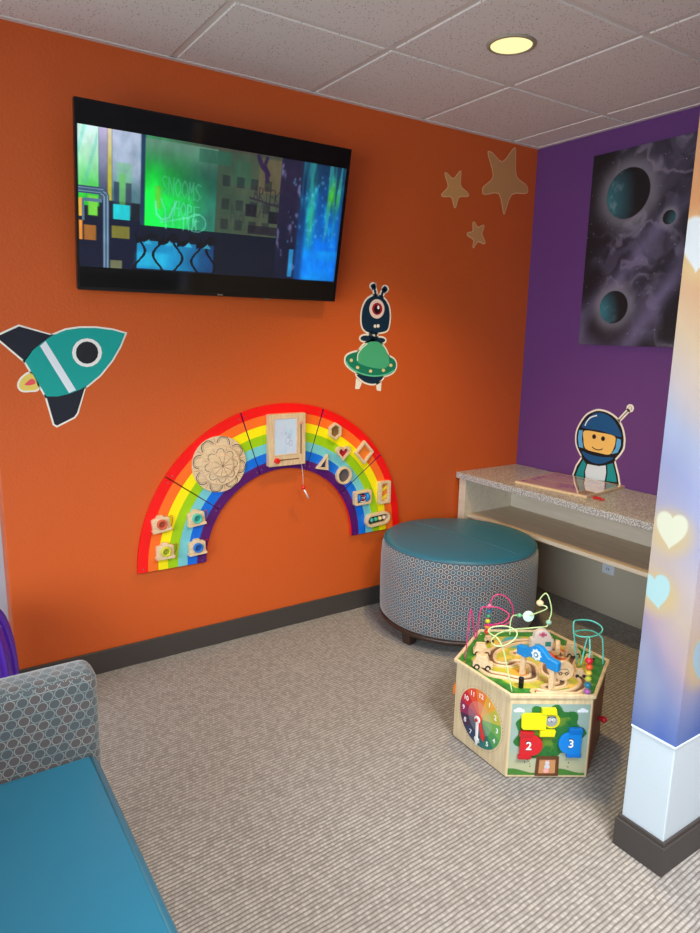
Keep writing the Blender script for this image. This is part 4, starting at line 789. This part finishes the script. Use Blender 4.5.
# petal wheel
wc = (-1.897, .842)
for i, (r_, dx, dz, d) in enumerate(((.124, 0, 0, T1), (.086, .003, -.004, T1 + .011), (.048, .006, -.004, T1 + .022))):
    F_ = ORW @ Matrix.Translation((wc[0] + dx, wc[1] + dz, 0)); m = MB(); m.M = F_; m.cyl((0, 0, d), r_, .0105, 64)
    w_ = m.build('wheel', M['beechx'], panels[1], bevel=.0015); lab(w_, ('largest', 'middle', 'smallest')[i] + ' of the stacked wooden wheels')
    m = MB(); m.M = F_; t = d + .0106; n_ = (8, 8, 10)[i]; r0 = (.086, .048, 0)[i]
    for k in range(n_):
        a_ = 2 * PI * k / n_ + (.2, .45, .1)[i]; m.col = rgb(190, 92, 80) if i < 2 else rgb(120, 66, 60)
        m.prism(stroke([(r0 * math.cos(a_), r0 * math.sin(a_)), (r_ * .97 * math.cos(a_), r_ * .97 * math.sin(a_))], .0014), t, t + .0004)
        if i < 2:
            b_ = a_ + PI / n_; cx, cy = (.094, .058)[i] * math.cos(b_), (.094, .058)[i] * math.sin(b_)
            for rr, ww, cc in (((.029, .0032, (32, 44, 58)), (.022, .0016, (128, 108, 88))) if i == 0 else ((.017, .0022, (60, 70, 70)),)):
                arc = [(cx + rr * math.cos(b_ + s_), cy + rr * math.sin(b_ + s_)) for s_ in np.linspace(-1.7, 1.7, 14)]
                arc = [p for p in arc if math.hypot(*p) < r_ * .98]
                m.col = rgb(*cc); m.prism(stroke(arc, ww), t, t + .0004)
    m.build('carving', TOY, w_)
# drawing board
x0, x1, z0, z1 = -1.668, -1.479, .809, 1.048; B0, B1 = T1, T1 + .030
m = MB(); m.M = ORW; m.prism([(x0, z0), (x1, z0), (x1, z1), (x0, z1)], B0, B1); db = m.build('drawing_board', M['beech'], panels[2], bevel=.003)
m = MB(); m.M = ORW; sx0, sx1, sz0, sz1 = x0 + .026, x0 + .140, z0 + .055, z1 - .022
def sheetpic(u, v):
    n = fbm(u * 3 + 9, v * 3 + 70, 4); img = np.zeros(u.shape + (3,)) + C3(196, 214, 232); img = over(img, sstep(.45, .7, n) * .5, C3(206, 200, 226)); img = over(img, sstep(.4, .8, fbm(u * 4 + 90, v * 5, 4)) * .4, C3(150, 196, 224))
    for p, q, s_ in ((.52, .42, .03), (.6, .62, .10), (.75, .7, .07), (.68, .5, .05)): img = over(img, np.exp(-((np.hypot((u - p), (v - q)) - s_) / .012) ** 2) * .4, C3(150, 110, 176))
    return img
so_ = picture('drawing_sheet', (sx0, -B1 - .0006, sz1), (sx1 - sx0, 0, 0), (0, 0, sz0 - sz1), 60, 80, sheetpic, CANVAS, db)
m = MB(); m.M = ORW; e = .004; ringprism(m, [(sx0 - e, sz0 - e), (sx1 + e, sz0 - e), (sx1 + e, sz1 + e), (sx0 - e, sz1 + e)], [(sx0, sz0), (sx1, sz0), (sx1, sz1), (sx0, sz1)], B1, B1 + .003); m.build('sheet_frame', M['beechx'], db)
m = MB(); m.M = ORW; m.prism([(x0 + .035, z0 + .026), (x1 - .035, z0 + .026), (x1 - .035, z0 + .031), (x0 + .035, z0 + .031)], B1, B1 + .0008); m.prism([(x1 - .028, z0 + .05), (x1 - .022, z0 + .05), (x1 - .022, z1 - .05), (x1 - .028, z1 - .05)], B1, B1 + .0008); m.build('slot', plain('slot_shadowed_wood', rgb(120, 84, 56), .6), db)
m = MB(); m.M = ORW; m.cyl((x0 + .036, z0 + .028, B1), .013, .018, 24, .0115); m.build('slider_knob', M['red'], db, bevel=.002)
m = MB(); m.M = ORW; m.cyl((x1 - .025, z1 - .046, B1), .006, .008, 16); lab(m.build('peg', plain('pink_paint', rgb(220, 140, 130), .4), db), 'small pink peg')
pn = thing('stylus_pen', 'red and white pen hanging on a cord below the drawing board', 'pen', (-1.47, -.06, .64))
m = MB(); m.tube([(-1.494, -.035, .815), (-1.4955, -.052, .76), (-1.4975, -.060, .709)], .0009, 5); m.build('cord', M['trimw'], pn)
m = MB(); m.ball((-1.4975, -.060, .699), .011, 16); m.build('grip_ball', M['red'], pn)
m = MB(); m.tube([(-1.493, -.060, .690), (-1.467, -.058, .643)], .0038, 8); m.build('shaft', M['trimw'], pn)
# framed shapes
hexp = lambda r_: [(r_ * math.cos(PI / 6 + k * PI / 3), r_ * 1.12 * math.sin(PI / 6 + k * PI / 3)) for k in range(6)]
def heartp(s_): 
    o = []
    for k in range(32):
        t = 2 * PI * k / 32; o.append((s_ * math.sin(t) ** 3, s_ * (13 * math.cos(t) - 5 * math.cos(2 * t) - 2 * math.cos(3 * t) - math.cos(4 * t)) / 16 + .1 * s_))
    return o
trip = lambda s_: [(-s_, -s_ * .62), (s_ * .72, -s_ * .95), (s_ * .62, s_ * 1.1)]
shapes = ((-1.3065, .9489, hexp(.037), hexp(.027), rgb(132, 98, 50), 'hexagon'), (-1.2586, .8375, heartp(.040), heartp(.027), rgb(186, 22, 44), 'heart'), (-1.1338, .831, [(-.056, 0), (0, -.060), (.056, 0), (0, .060)], [(-.040, 0), (0, -.043), (.040, 0), (0, .043)], rgb(244, 128, 40), 'diamond'),
          (-1.3721, .7984, trip(.038), offset(trip(.038), -.0115), rgb(36, 42, 90), 'triangle'), (-1.2517, .726, circ_(.044), circ_(.033), rgb(92, 84, 88), 'circle'))
for x, z, po_, pi_, c, nm in shapes:
    m = MB(); m.M = ORW @ Matrix.Translation((x, z, 0)); ringprism(m, po_, pi_, T1, T1 + .020); f = m.build('shape_frame', M['beechx'], panels[3], bevel=.0015); lab(f, f'{nm} wooden frame')
    m = MB(); m.M = ORW @ Matrix.Translation((x, z, 0)); m.col = c; m.prism(offset(pi_, .001), T1 + .0005, T1 + .006); g = m.build('inset', TOY, f)
# viewing windows
m = MB(); m.M = ORW @ Matrix.Translation((-1.141, .6021, 0)) @ Matrix.Rotation(.03, 4, 'Z'); rr = lambda w_, h_, r_: [(sx * (w_ - r_) + r_ * math.cos(t), sy * (h_ - r_) + r_ * math.sin(t)) for sx, sy, t0 in ((1, 1, 0), (-1, 1, PI / 2), (-1, -1, PI), (1, -1, 1.5 * PI)) for t in (t0, t0 + PI / 6, t0 + PI / 3, t0 + PI / 2)]
ringprism(m, rr(.050, .036, .009), rr(.036, .024, .005), T1, T1 + .028); f = m.build('window_frame', M['beechx'], panels[4], bevel=.002); lab(f, 'wide wooden frame with blue tube')
m = MB(); m.M = ORW @ Matrix.Translation((-1.141, .6021, 0)); m.col = rgb(10, 22, 60); m.prism(rr(.037, .025, .005), T1 + .0005, T1 + .004)
m.M = Matrix.Translation((-1.141, -(T1 + .016), .6021))
for a_, b_, c in ((-.034, -.018, (0, 120, 210)), (.018, .034, (0, 140, 220))): m.col = rgb(*c); m.cyl((a_, 0, 0), .020, b_ - a_, 20, axis='X')
for k, c in enumerate(((220, 60, 60), (240, 240, 240), (220, 60, 60), (240, 240, 240))): m.col = rgb(*c); m.tube([(-.018, -.004, .015 - .01 * k), (0, -.014, .009 - .01 * k), (.018, -.004, .015 - .01 * k)], .0022, 6)
m.build('tube_spinner', TOY, f)
F_ = ORW @ Matrix.Translation((-1.0036, .6129, 0)); m = MB(); m.M = F_; ringprism(m, rr(.036, .059, .006), rr(.019, .046, .003), T1, T1 + .024); f = m.build('window_frame', M['beechx'], panels[4], bevel=.002); lab(f, 'tall wooden frame with yellow spiral')
m = MB(); m.M = F_; m.col = rgb(236, 196, 120); m.prism(rr(.020, .047, .003), T1 + .0005, T1 + .004)
m.col = rgb(250, 214, 40)
for k in range(4): m.col = rgb(*((252, 216, 40), (244, 130, 50))[k % 2]); m.prism([(-.017, -.045 + k * .022), (.017, -.026 + k * .022), (.017, -.008 + k * .022), (-.017, -.027 + k * .022)], T1 + .004, T1 + .014)
m.build('spiral', TOY, f)
F_ = ORW @ Matrix.Translation((-1.0424, .4753, 0)); cap = lambda w_, r_: [(w_ - r_ + r_ * math.cos(t), r_ * math.sin(t)) for t in np.linspace(-PI / 2, PI / 2, 10)] + [(-w_ + r_ + r_ * math.cos(t), r_ * math.sin(t)) for t in np.linspace(PI / 2, 1.5 * PI, 10)]
m = MB(); m.M = F_ @ Matrix.Rotation(.06, 4, 'Z'); ringprism(m, cap(.076, .034), cap(.063, .021), T1, T1 + .026); f = m.build('window_frame', M['beechx'], panels[4], bevel=.002); lab(f, 'capsule-shaped wooden frame with four beads')
m = MB(); m.M = F_; m.col = rgb(30, 22, 26); m.prism(cap(.062, .022), T1 + .0005, T1 + .003); m.build('backing', TOY, f)
for k, c in enumerate(((60, 170, 170), (60, 190, 140), (240, 214, 140), (238, 206, 190))):
    m = MB(); m.M = F_; m.col = rgb(*c); m.ball((-.036 + .026 * k, -.001 + .0015 * k, T1 + .013), .0115, 16); m.build('bead', TOY, f)

# ------------------------------------------------------------------ hexagonal activity cube
CC = (-1.261, -1.267); HR = .265; CZ = .286
cu = thing('activity_cube', 'hexagonal wooden activity cube with bead wires, painted clock and numbered doors', 'toy', (CC[0], CC[1], 0))
CT = Matrix.Translation((CC[0], CC[1], 0))
hx = lambda r, o=0: [(r * math.cos(math.radians(27.4 + 60 * k + o)), r * math.sin(math.radians(27.4 + 60 * k + o))) for k in range(6)]
m = MB(); m.M = CT; m.prism(hx(HR), .003, CZ + .002); m.build('body', M['birch'], cu, bevel=.003)
def hring(name, ro, ri, z0, z1, mat, bev=.003):
    m = MB(); m.M = CT; ringprism(m, hx(ro), hx(ri), z0, z1); return m.build(name, mat, cu, bevel=bev)
hring('top_rim', .2755, .262, CZ + .002, .3025, M['birch'])
def seg_d(x, y, P, closed=False):
    d = np.full(x.shape, 9.); Q = P + [P[0]] if closed else P
    for (ax, ay), (bx, by) in zip(Q[:-1], Q[1:]):
        L = max((bx - ax) ** 2 + (by - ay) ** 2, 1e-12); t = np.clip(((x - ax) * (bx - ax) + (y - ay) * (by - ay)) / L, 0, 1); d = np.minimum(d, np.hypot(x - ax - t * (bx - ax), y - ay - t * (by - ay)))
    return d
TR1 = smoothpts([(-.190, .055), (-.193, .01), (-.165, -.03), (-.14, -.07), (-.095, -.085), (-.06, -.06), (-.03, -.02), (-.06, .02), (-.10, .02), (-.13, .06), (-.09, .11), (-.03, .13), (.05, .13), (.11, .10), (.13, .04), (.12, -.03)], 6, False)
TR2 = smoothpts([(-.150, -.150), (-.12, -.190), (-.06, -.214), (.0, -.212), (.040, -.185), (.05, -.13), (.09, -.09), (.15, -.06)], 6, False)
TR3 = smoothpts([(-.10, -.15), (-.05, -.165), (-.02, -.14), (-.03, -.09), (.01, -.05), (.05, -.03), (.04, .04), (-.01, .07)], 6, False)
def landpic(u, v):
    x = -.265 + .53 * u; y = .265 - .53 * v; rr = np.zeros(u.shape)
    hexd = np.max([x * math.cos(math.radians(57.4 + 60 * k)) + y * math.sin(math.radians(57.4 + 60 * k)) for k in range(6)], 0) / (.262 * .866)
    n = fbm(u * 9, v * 9, 4); n2 = fbm(u * 22 + 5, v * 22, 4)
    img = np.zeros(u.shape + (3,)) + C3(38, 122, 44); img = over(img, sstep(.4, .7, n2) * .6, C3(96, 160, 60))
    inn = 1 - sstep(.80, .84, hexd + .06 * (n - .5)); img = over(img, inn, C3(190, 186, 60)); img = over(img, inn * sstep(.48, .6, n), C3(232, 190, 92)); img = over(img, inn * sstep(.55, .7, n2) * .8, C3(150, 176, 40))
    img = over(img, inn * (1 - sstep(.03, .05, np.hypot(x - .06, y - .12) - .03 * n)) , C3(70, 170, 180)); img = over(img, inn * (1 - sstep(.035, .05, np.hypot(x - .12, y + .02))), C3(222, 84, 40))
    img = over(img, inn * (1 - sstep(.03, .04, np.hypot(x + .11, y + .04))), C3(240, 170, 60))
    rnd = np.random.RandomState(5)
    for _ in range(60):
        a, b = rnd.uniform(-.25, .25, 2); c = ((240, 120, 40), (250, 250, 240), (250, 210, 60))[rnd.randint(3)]; img = over(img, (np.hypot(x - a, y - b) < .0035) * .9, C3(*c))
    for T in (TR1, TR2, TR3):
        d = seg_d(x, y, T[::2] + [T[-1]]); img = over(img, 1 - sstep(.019, .022, d), C3(226, 192, 142)); img = over(img, 1 - sstep(.0055, .0075, d), C3(112, 84, 62))
    return img
lp = picture('landscape_top', (CC[0] - .265, CC[1] + .265, .2965), (.53, 0, 0), (0, -.53, 0), 240, 240, landpic, CANVAS, cu,
             keep=lambda u, v: np.max([(-.265 + .53 * u) * math.cos(math.radians(57.4 + 60 * k)) + (.265 - .53 * v) * math.sin(math.radians(57.4 + 60 * k)) for k in range(6)], 0) < .230)
lp.data.materials.clear(); lp.data.materials.append(TOY)
m = MB(); m.M = CT; m.prism(hx(.2615), CZ + .0025, .296); m.build('top_plate', M['birch'], cu)
for T in (TR1, TR2, TR3):       # raised wooden lips either side of each groove
    for s_ in (-1, 1):
        P = [Vector(p) for p in T]; L = []
        for i in range(len(P)):
            t = (P[min(i + 1, len(P) - 1)] - P[max(i - 1, 0)]).normalized(); L.append((P[i].x - s_ * t.y * .012, P[i].y + s_ * t.x * .012, .2985))
        L = [q for q in L if max(q[0] * math.cos(math.radians(57.4 + 60 * k)) + q[1] * math.sin(math.radians(57.4 + 60 * k)) for k in range(6)) < .222]
        m = MB(); m.M = CT; m.tube(L, .0048, 6); m.build('track_rail', M['beechx'], cu)
def facem(deg, extra=0):
    a = math.radians(deg); n = Vector((math.cos(a), math.sin(a), 0)); t = Vector((-math.sin(a), math.cos(a), 0)); o = Vector((CC[0], CC[1], 0)) + n * (HR * math.cos(PI / 6) + extra)
    return Matrix(((t.x, 0, n.x, o.x), (t.y, 0, n.y, o.y), (0, 1, 0, 0), (0, 0, 0, 1)))
# clock
F1 = facem(177.4); cz = .141; R0 = .101
cols = [(240, 128, 48), (238, 172, 58), (196, 190, 70), (112, 178, 84), (74, 158, 84), (22, 122, 104), (24, 112, 122), (40, 60, 96), (62, 32, 72), (150, 30, 86), (206, 30, 50), (236, 78, 44)]
m = MB(); m.M = F1
for k in range(12):
    a0, a1 = PI / 2 - (k - .5) * PI / 6, PI / 2 - (k + .5) * PI / 6; A = np.linspace(a0, a1, 6)
    m.col = rgb(*cols[k]); m.prism([(.058 * math.cos(t), cz + .058 * math.sin(t)) for t in A[::-1]] + [(R0 * math.cos(t), cz + R0 * math.sin(t)) for t in A], .0006, .0014)
    c = tuple(min(1, x * .8 + .12) for x in rgb(*cols[k])[:3]) + (1,); m.col = c; m.prism([(0, cz)] + [(.058 * math.cos(t), cz + .058 * math.sin(t)) for t in A], .0006, .0014)
m.col = rgb(120, 110, 80)
for k in range(60): a_ = k * PI / 30; m.cyl((.1085 * math.cos(a_), cz + .1085 * math.sin(a_), .0004), .0013, .0006, 6)
cf = m.build('clock_face', TOY, cu)
for k in range(12):
    h = 12 if k == 0 else k; a_ = PI / 2 - k * PI / 6
    text(str(h), .024, F1 @ Matrix.Translation((.083 * math.cos(a_), cz + .083 * math.sin(a_), .0017)), .0003, TOY, cf)
def hand(ang, ln, wd, c, d, nm):
    m = MB(); m.M = F1 @ Matrix.Translation((0, cz, 0)) @ Matrix.Rotation(ang - PI / 2, 4, 'Z'); m.col = c
    m.prism([(-wd, 0), (-wd * .8, ln * .72), (-wd * 2.1, ln * .72), (0, ln), (wd * 2.1, ln * .72), (wd * .8, ln * .72), (wd, 0)], d, d + .005); m.cyl((0, 0, d), wd * 2.3, .0052, 24)
    lab(m.build('hand', TOY, cf, bevel=.001), nm)
hand(math.radians(-66), .074, .0062, rgb(214, 36, 34), .004, 'red hour hand'); hand(math.radians(-88), .094, .0055, rgb(240, 240, 240), .010, 'white minute hand')
m = MB(); m.M = F1; m.col = rgb(190, 50, 40); m.cyl((0, cz, .0154), .006, .004, 16); m.build('hub', TOY, cf)
# doors face
F2 = facem(237.4)
x0, x1, z0, z1 = -.1265, .1255, .012, .266
def treepic(u, v):
    x = x0 + (x1 - x0) * u; z = z1 + (z0 - z1) * v; n = fbm(u * 8, v * 8, 4); ang = np.arctan2(z - .165, x)
    img = np.zeros(u.shape + (3,)) + C3(150, 176, 168); img = over(img, sstep(.5, .9, v), C3(184, 184, 150))
    hills = z < .028 + .008 * np.sin(x * 40); img = over(img, hills * 1., C3(70, 128, 50))
    img = over(img, ((np.abs(x) < .024) & (z < .12)) * 1., C3(112, 82, 44))
    R_ = .094 + .010 * np.cos(ang * 9) + .012 * (n - .5)
    rad = np.hypot(x * .86, (z - .165) * 1.02); img = over(img, (rad < R_) * 1., C3(36, 110, 46)); img = over(img, (rad < R_ * .72) * sstep(.35, .6, n) * .8, C3(112, 140, 40)); img = over(img, (rad < R_ * .9) * sstep(.55, .62, fbm(u * 16, v * 16, 3)) * .6, C3(24, 84, 38))
    for a, b in ((-.104, .242), (.101, .242)):
        for dx, dz, rr in ((-.010, 0, .007), (0, .003, .010), (.011, 0, .007)): img = over(img, (np.hypot(x - a - dx, (z - b - dz) * 1.3) < rr) * 1., C3(228, 234, 244))
    rnd = np.random.RandomState(2)
    for _ in range(16): a, b = rnd.uniform(-.1, .1), rnd.uniform(.04, .075); img = over(img, (np.hypot(x - a, z - b) < .0022) * (abs(a) > .045), C3(90, 70, 40))
    return img
po = facem(237.4, .0009); pp = lambda x, z: np.array(po @ Vector((x, z, 0)))
pf = picture('painted_panel', pp(x0, z1), pp(x1, z1) - pp(x0, z1), pp(x0, z0) - pp(x0, z1), 150, 150, treepic, CANVAS, cu)
def pr(name, pts, c, d0, d1, parent, bev=.0015, F=F2, l=None):
    m = MB(); m.M = F; m.col = rgb(*c); m.prism(pts, d0, d1); o = m.build(name, TOY, parent, bevel=bev)
    if l: lab(o, l)
    return o
# yellow door swung open beside the owl
YD = pr('door', [(-.095, .188), (-.088, .181), (-.016, .181), (-.016, .238), (-.088, .238), (-.097, .229)], (232, 226, 10), .004, .012, cu, l='yellow door swung open beside the owl')
pr('hinge', [(-.034, .236), (.016, .236), (.012, .257), (-.034, .257)], (222, 216, 12), .002, .016, YD); pr('hinge', [(-.036, .159), (.012, .159), (.016, .179), (-.034, .179)], (222, 216, 12), .002, .016, YD)
m = MB(); m.M = F2 @ Matrix.Translation((.004, .2085, 0)); m.col = rgb(214, 206, 20); m.cyl((0, 0, .0012), .026, .003, 28); m.col = rgb(150, 156, 160); m.cyl((-.002, 0, .0042), .019, .0008, 24)
m.col = rgb(228, 230, 232)
for s_ in (-1, 1): m.cyl((-.002 + s_ * .006, .005, .005), .0052, .0006, 14)
m.col = rgb(60, 62, 70)
for s_ in (-1, 1): m.cyl((-.002 + s_ * .006, .005, .0056), .0022, .0006, 10); m.prism([(-.002 + s_ * .004, .011), (-.002 + s_ * .012, .011), (-.002 + s_ * .012, .017)], .005, .0056)
m.prism([(-.0045, .001), (.0005, .001), (-.002, -.004)], .005, .0058); m.build('owl_window', TOY, cu)
arcd = lambda cx, cz_, r_, a0, a1: [(cx + r_ * math.cos(t), cz_ + r_ * math.sin(t)) for t in np.linspace(a0, a1, 12)]
RD = pr('door', [(-.096, .089), (-.096, .160)] + arcd(-.058, .1245, .036, PI / 2, -PI / 2), (206, 26, 38), .004, .013, cu, l='red door numbered 2')
pr('hinge', [(-.100, .158), (-.058, .158), (-.052, .172), (-.096, .176)], (190, 24, 34), .002, .016, RD); pr('hinge', [(-.100, .078), (-.058, .078), (-.058, .089), (-.100, .089)], (190, 24, 34), .002, .016, RD)
BD = pr('door', [(.102, .096)] + arcd(.066, .1335, .0375, 1.5 * PI, PI / 2) + [(.102, .171)], (8, 130, 222), .004, .013, cu, l='blue door numbered 3')
pr('hinge', [(.058, .169), (.104, .169), (.102, .187), (.060, .187)], (6, 112, 200), .002, .016, BD); pr('hinge', [(.056, .085), (.104, .085), (.104, .097), (.060, .097)], (6, 112, 200), .002, .016, BD)
for s_, x, z, o in (('2', -.068, .1245, RD), ('3', .068, .1335, BD)):
    text(s_, .047, F2 @ Matrix.Translation((x, z, .0134)), .0006, TOY, o, col=rgb(20, 24, 40)); text(s_, .040, F2 @ Matrix.Translation((x, z, .0144)), .0006, TOY, o)
HL = pr('squirrel_picture', [(-.030, .018), (.030, .018), (.030, .074), (-.030, .074)], (196, 140, 92), .001, .003, cu, 0)
m = MB(); m.M = F2; m.col = rgb(96, 56, 28); ringprism(m, [(-.038, .0125), (.038, .0125), (.036, .081), (-.036, .081)], [(-.028, .020), (.028, .020), (.027, .072), (-.027, .072)], .001, .006); m.build('frame', TOY, HL)
m = MB(); m.M = F2; m.col = rgb(206, 206, 214); m.cyl((0, .058, .003), .007, .001, 16); m.cyl((0, .044, .003), .009, .001, 16); m.col = rgb(236, 170, 170); m.cyl((-.002, .030, .003), .009, .001, 14); m.prism([(-.006, .063), (-.002, .064), (-.005, .072)], .003, .004); m.prism([(.002, .064), (.006, .063), (.005, .072)], .003, .004); m.build('squirrel', TOY, HL)
# side faces seen edge-on or hidden: knobs
m = MB(); m.M = facem(297.4); m.col = rgb(110, 60, 40); m.prism([(-.12, .014), (.12, .014), (.12, .262), (-.12, .262)], .0006, .002); sp_ = m.build('side_panel', plain('red_brown_panel', rgb(128, 70, 48), .5), cu)
m = MB(); m.M = facem(297.4); m.col = rgb(204, 24, 44); m.cyl((.046, .122, .002), .006, .012, 14); m.M = m.M @ Matrix.Translation((.046, .122, .018)); m.ball((0, 0, 0), .012, 16); lab(m.build('knob', TOY, sp_), 'red knob')
m = MB(); m.M = facem(117.4); m.col = rgb(240, 130, 40); m.cyl((.105, .17, .0), .020, .012, 24); lab(m.build('dial', TOY, cu), 'orange dial')
# bead wires
def off(P): return [(x + CC[0], y + CC[1], z) for x, y, z in P]
def wire(P, mat, r=.0023):
    P = [(x, y, max(z, .297)) for x, y, z in P]; m = MB(); m.tube(smoothpts(off(P), 6, False), r, 8); return m.build('bead_wire', mat, cu)
def beads(par, P, cs, rs, sz=1):
    for p, c, r_ in zip(off(P), cs, rs): m = MB(); m.col = rgb(*c); m.ball(p, r_, 18, .85); m.build('bead', TOY, par)
w1 = wire(D['pink'], M['wirep']); lab(w1, 'pink looping wire')
beads(w1, D['pinkb'], ((236, 110, 150), (24, 106, 140), (40, 150, 110), (206, 200, 40), (240, 140, 40), (214, 44, 40)), (.0075, .0095, .0085, .0095, .0095, .0095))
w2 = wire(D['lime'], M['wirel']); lab(w2, 'pale lime looping wire')
beads(w2, [D['limeb'][0], D['limeb'][2], D['limeb'][3]], ((226, 200, 160), (96, 176, 130), (150, 190, 170)), (.0125, .0085, .010))
m = MB(); p = off([D['limeb'][1]])[0]; m.M = Matrix.Translation(p) @ Matrix.Rotation(math.radians(-33), 4, 'Z'); m.col = rgb(206, 240, 226); m.cyl((0, .004, 0), .019, .008, 28, axis='Y'); m.build('bead', TOY, w2, bevel=.002)
w3 = wire(D['teal'], M['wiret'], .0026); lab(w3, 'aqua looping wire')
w4 = wire(D['teal2'], M['wiret'], .0022); lab(w4, 'aqua bead-column wire'); beads(w4, D['teal2b'], ((206, 30, 52), (232, 90, 40), (226, 190, 60), (190, 196, 60), (20, 120, 150), (170, 96, 170)), (.0125, .0115, .0105, .0105, .0115, .0110))
# blue gate with gear
P1, P2 = Vector((-.105, -.052, 0)), Vector((-.095, -.160, 0)); dr = (P2 - P1).normalized(); nn_ = Vector((dr.y, -dr.x, 0))
if nn_.x > 0: nn_ = -nn_
o_ = (P1 + P2) / 2 + Vector((CC[0], CC[1], 0)); G = Matrix(((dr.x, 0, nn_.x, o_.x), (dr.y, 0, nn_.y, o_.y), (0, 1, 0, 0), (0, 0, 0, 1)))
m = MB(); m.M = G; m.col = rgb(10, 132, 206)
m.prism([(-.078, .366), (-.038, .366), (-.034, .376), (.036, .376), (.040, .364), (.080, .364), (.080, .396), (.044, .400), (.030, .412), (.012, .424), (-.008, .424), (-.026, .410), (-.040, .400), (-.078, .398)], -.011, .011)
ga = m.build('gate', TOY, cu, bevel=.003); lab(ga, 'blue gate with a white gear dial on pale wooden posts')
m = MB(); m.M = G; m.col = rgb(222, 236, 244); m.cyl((0, .395, .011), .016, .002, 24); m.col = rgb(90, 120, 140); m.cyl((0, .395, .013), .009, .001, 16); m.col = rgb(230, 240, 245); m.cyl((0, .395, .014), .0045, .002, 12)
m.col = rgb(205, 225, 235)
for k in range(8): a_ = k * PI / 4; m.cyl((.0165 * math.cos(a_), .395 + .0165 * math.sin(a_), .011), .0035, .0018, 8)
m.build('gear', TOY, ga)
for x in (-.056, .058): m = MB(); m.M = G; m.prism([(x - .0085, .2975), (x + .0085, .2975), (x + .0085, .367), (x - .0085, .367)], -.007, .007); m.build('post', M['beechx'], ga, bevel=.001)
m = MB(); m.M = CT; m.cyl((-.176, -.108, .2975), .0085, .036, 20); lab(m.build('peg', M['black'], cu, bevel=.002), 'black cylinder peg')
# toy hospital and other little blocks
vr = math.radians(-33.65)
def blk(x, y, rz): return CT @ Matrix.Translation((x, y, .2975)) @ Matrix.Rotation(rz, 4, 'Z') @ Matrix(((1, 0, 0, 0), (0, 0, -1, 0), (0, 1, 0, 0), (0, 0, 0, 1)))
F_ = blk(.092, .040, vr) @ Matrix.Scale(1.28, 4); m = MB(); m.M = F_; m.col = rgb(224, 218, 214); m.prism([(-.032, 0), (.032, 0), (.032, .034), (.024, .036)] + arcd(0, .038, .024, 0.05, PI - .05) + [(-.024, .036), (-.032, .034)], -.010, .010); hb = m.build('hospital_block', TOY, cu, bevel=.002); lab(hb, 'white hospital block')
m = MB(); m.M = F_; m.col = rgb(220, 120, 150); m.prism([(-.004, .041), (.004, .041), (.004, .057), (-.004, .057)], .010, .0108); m.prism([(-.011, .045), (.011, .045), (.011, .053), (-.011, .053)], .010, .0108); m.col = rgb(30, 150, 140); m.prism([(.008, .014), (.024, .014), (.024, .028), (.008, .028)], .010, .0108); m.col = rgb(120, 180, 190); m.prism([(-.022, .0), (-.006, .0), (-.006, .022), (-.022, .022)], .010, .0108); m.build('painted_front', TOY, hb)
m = MB(); m.M = CT @ Matrix.Translation((.076, -.0, .2975)); m.col = rgb(226, 60, 60)
def car(x, y, rz, l, s=1, tall=0):
    F_ = blk(x, y, rz); m = MB(); m.M = F_; w_, h_ = .026 * s, .030 * s + tall
    m.prism([(-w_, .006), (w_, .006), (w_, h_ * .55), (w_ * .6, h_ * .65), (w_ * .4, h_ * 1.25), (-w_ * .65, h_ * 1.25), (-w_ * .9, h_ * .65), (-w_, h_ * .6)], -.010 * s, .010 * s); o = m.build('toy_car', M['beechx'], cu, bevel=.002); lab(o, l)
    for sx in (-.55, .55):
        for side in (-1, 1):
            m = MB(); m.M = F_; m.col = rgb(36, 30, 30); m.cyl((sx * w_, .008, side * .0102 * s if side > 0 else -.0102 * s - .003), .0075 * s, .003, 16); m.col = rgb(226, 200, 160); m.cyl((sx * w_, .008, side * .0134 * s if side > 0 else -.0138 * s), .004 * s, .0004, 12); m.build('wheel', TOY, o)
car(-.188, .052, vr - .3, 'wooden toy car at the left end of the track', 1.3); car(-.122, .125, vr - .1, 'wooden toy car behind the leftmost car', 1.15); car(.145, -.055, vr + .1, 'tall wooden toy car behind the aqua wire', 1.05, .012); car(.045, -.165, vr, 'small wooden toy car beside the beads', .8)
car(-.03, .18, vr + .3, 'wooden toy car near the back rim', .7); car(.17, -.11, vr + .5, 'wooden toy car near the right rim', .7)
F_ = blk(-.022, -.148, vr); m = MB(); m.M = F_; m.cyl((0, .036, -.008), .034, .016, 32); dd = m.build('picture_disc', M['beechx'], cu, bevel=.002); lab(dd, 'wooden disc with a car drawn on it')
m = MB(); m.M = F_; m.col = rgb(60, 48, 44); m.prism(stroke([(-.018, .030), (-.016, .038), (-.008, .044), (.010, .044), (.016, .037), (.019, .030), (-.018, .030)], .0018), .0081, .0086)
for s_ in (-1, 1): m.cyl((s_ * .010, .028, .0081), .0062, .0006, 14)
m.col = rgb(200, 170, 130)
for s_ in (-1, 1): m.cyl((s_ * .010, .028, .0087), .0032, .0004, 10)
m.col = rgb(60, 48, 44); m.prism([(-.018, .029), (.018, .029), (.018, .031), (-.018, .031)], .0081, .0086); m.build('drawn_car', TOY, dd)
F_ = blk(.10, -.025, vr + PI / 2 - .25); m = MB(); m.M = F_; m.cyl((0, .032, -.008), .028, .016, 32); lab(m.build('picture_disc', M['beechx'], cu, bevel=.002), 'wooden disc standing edge-on')
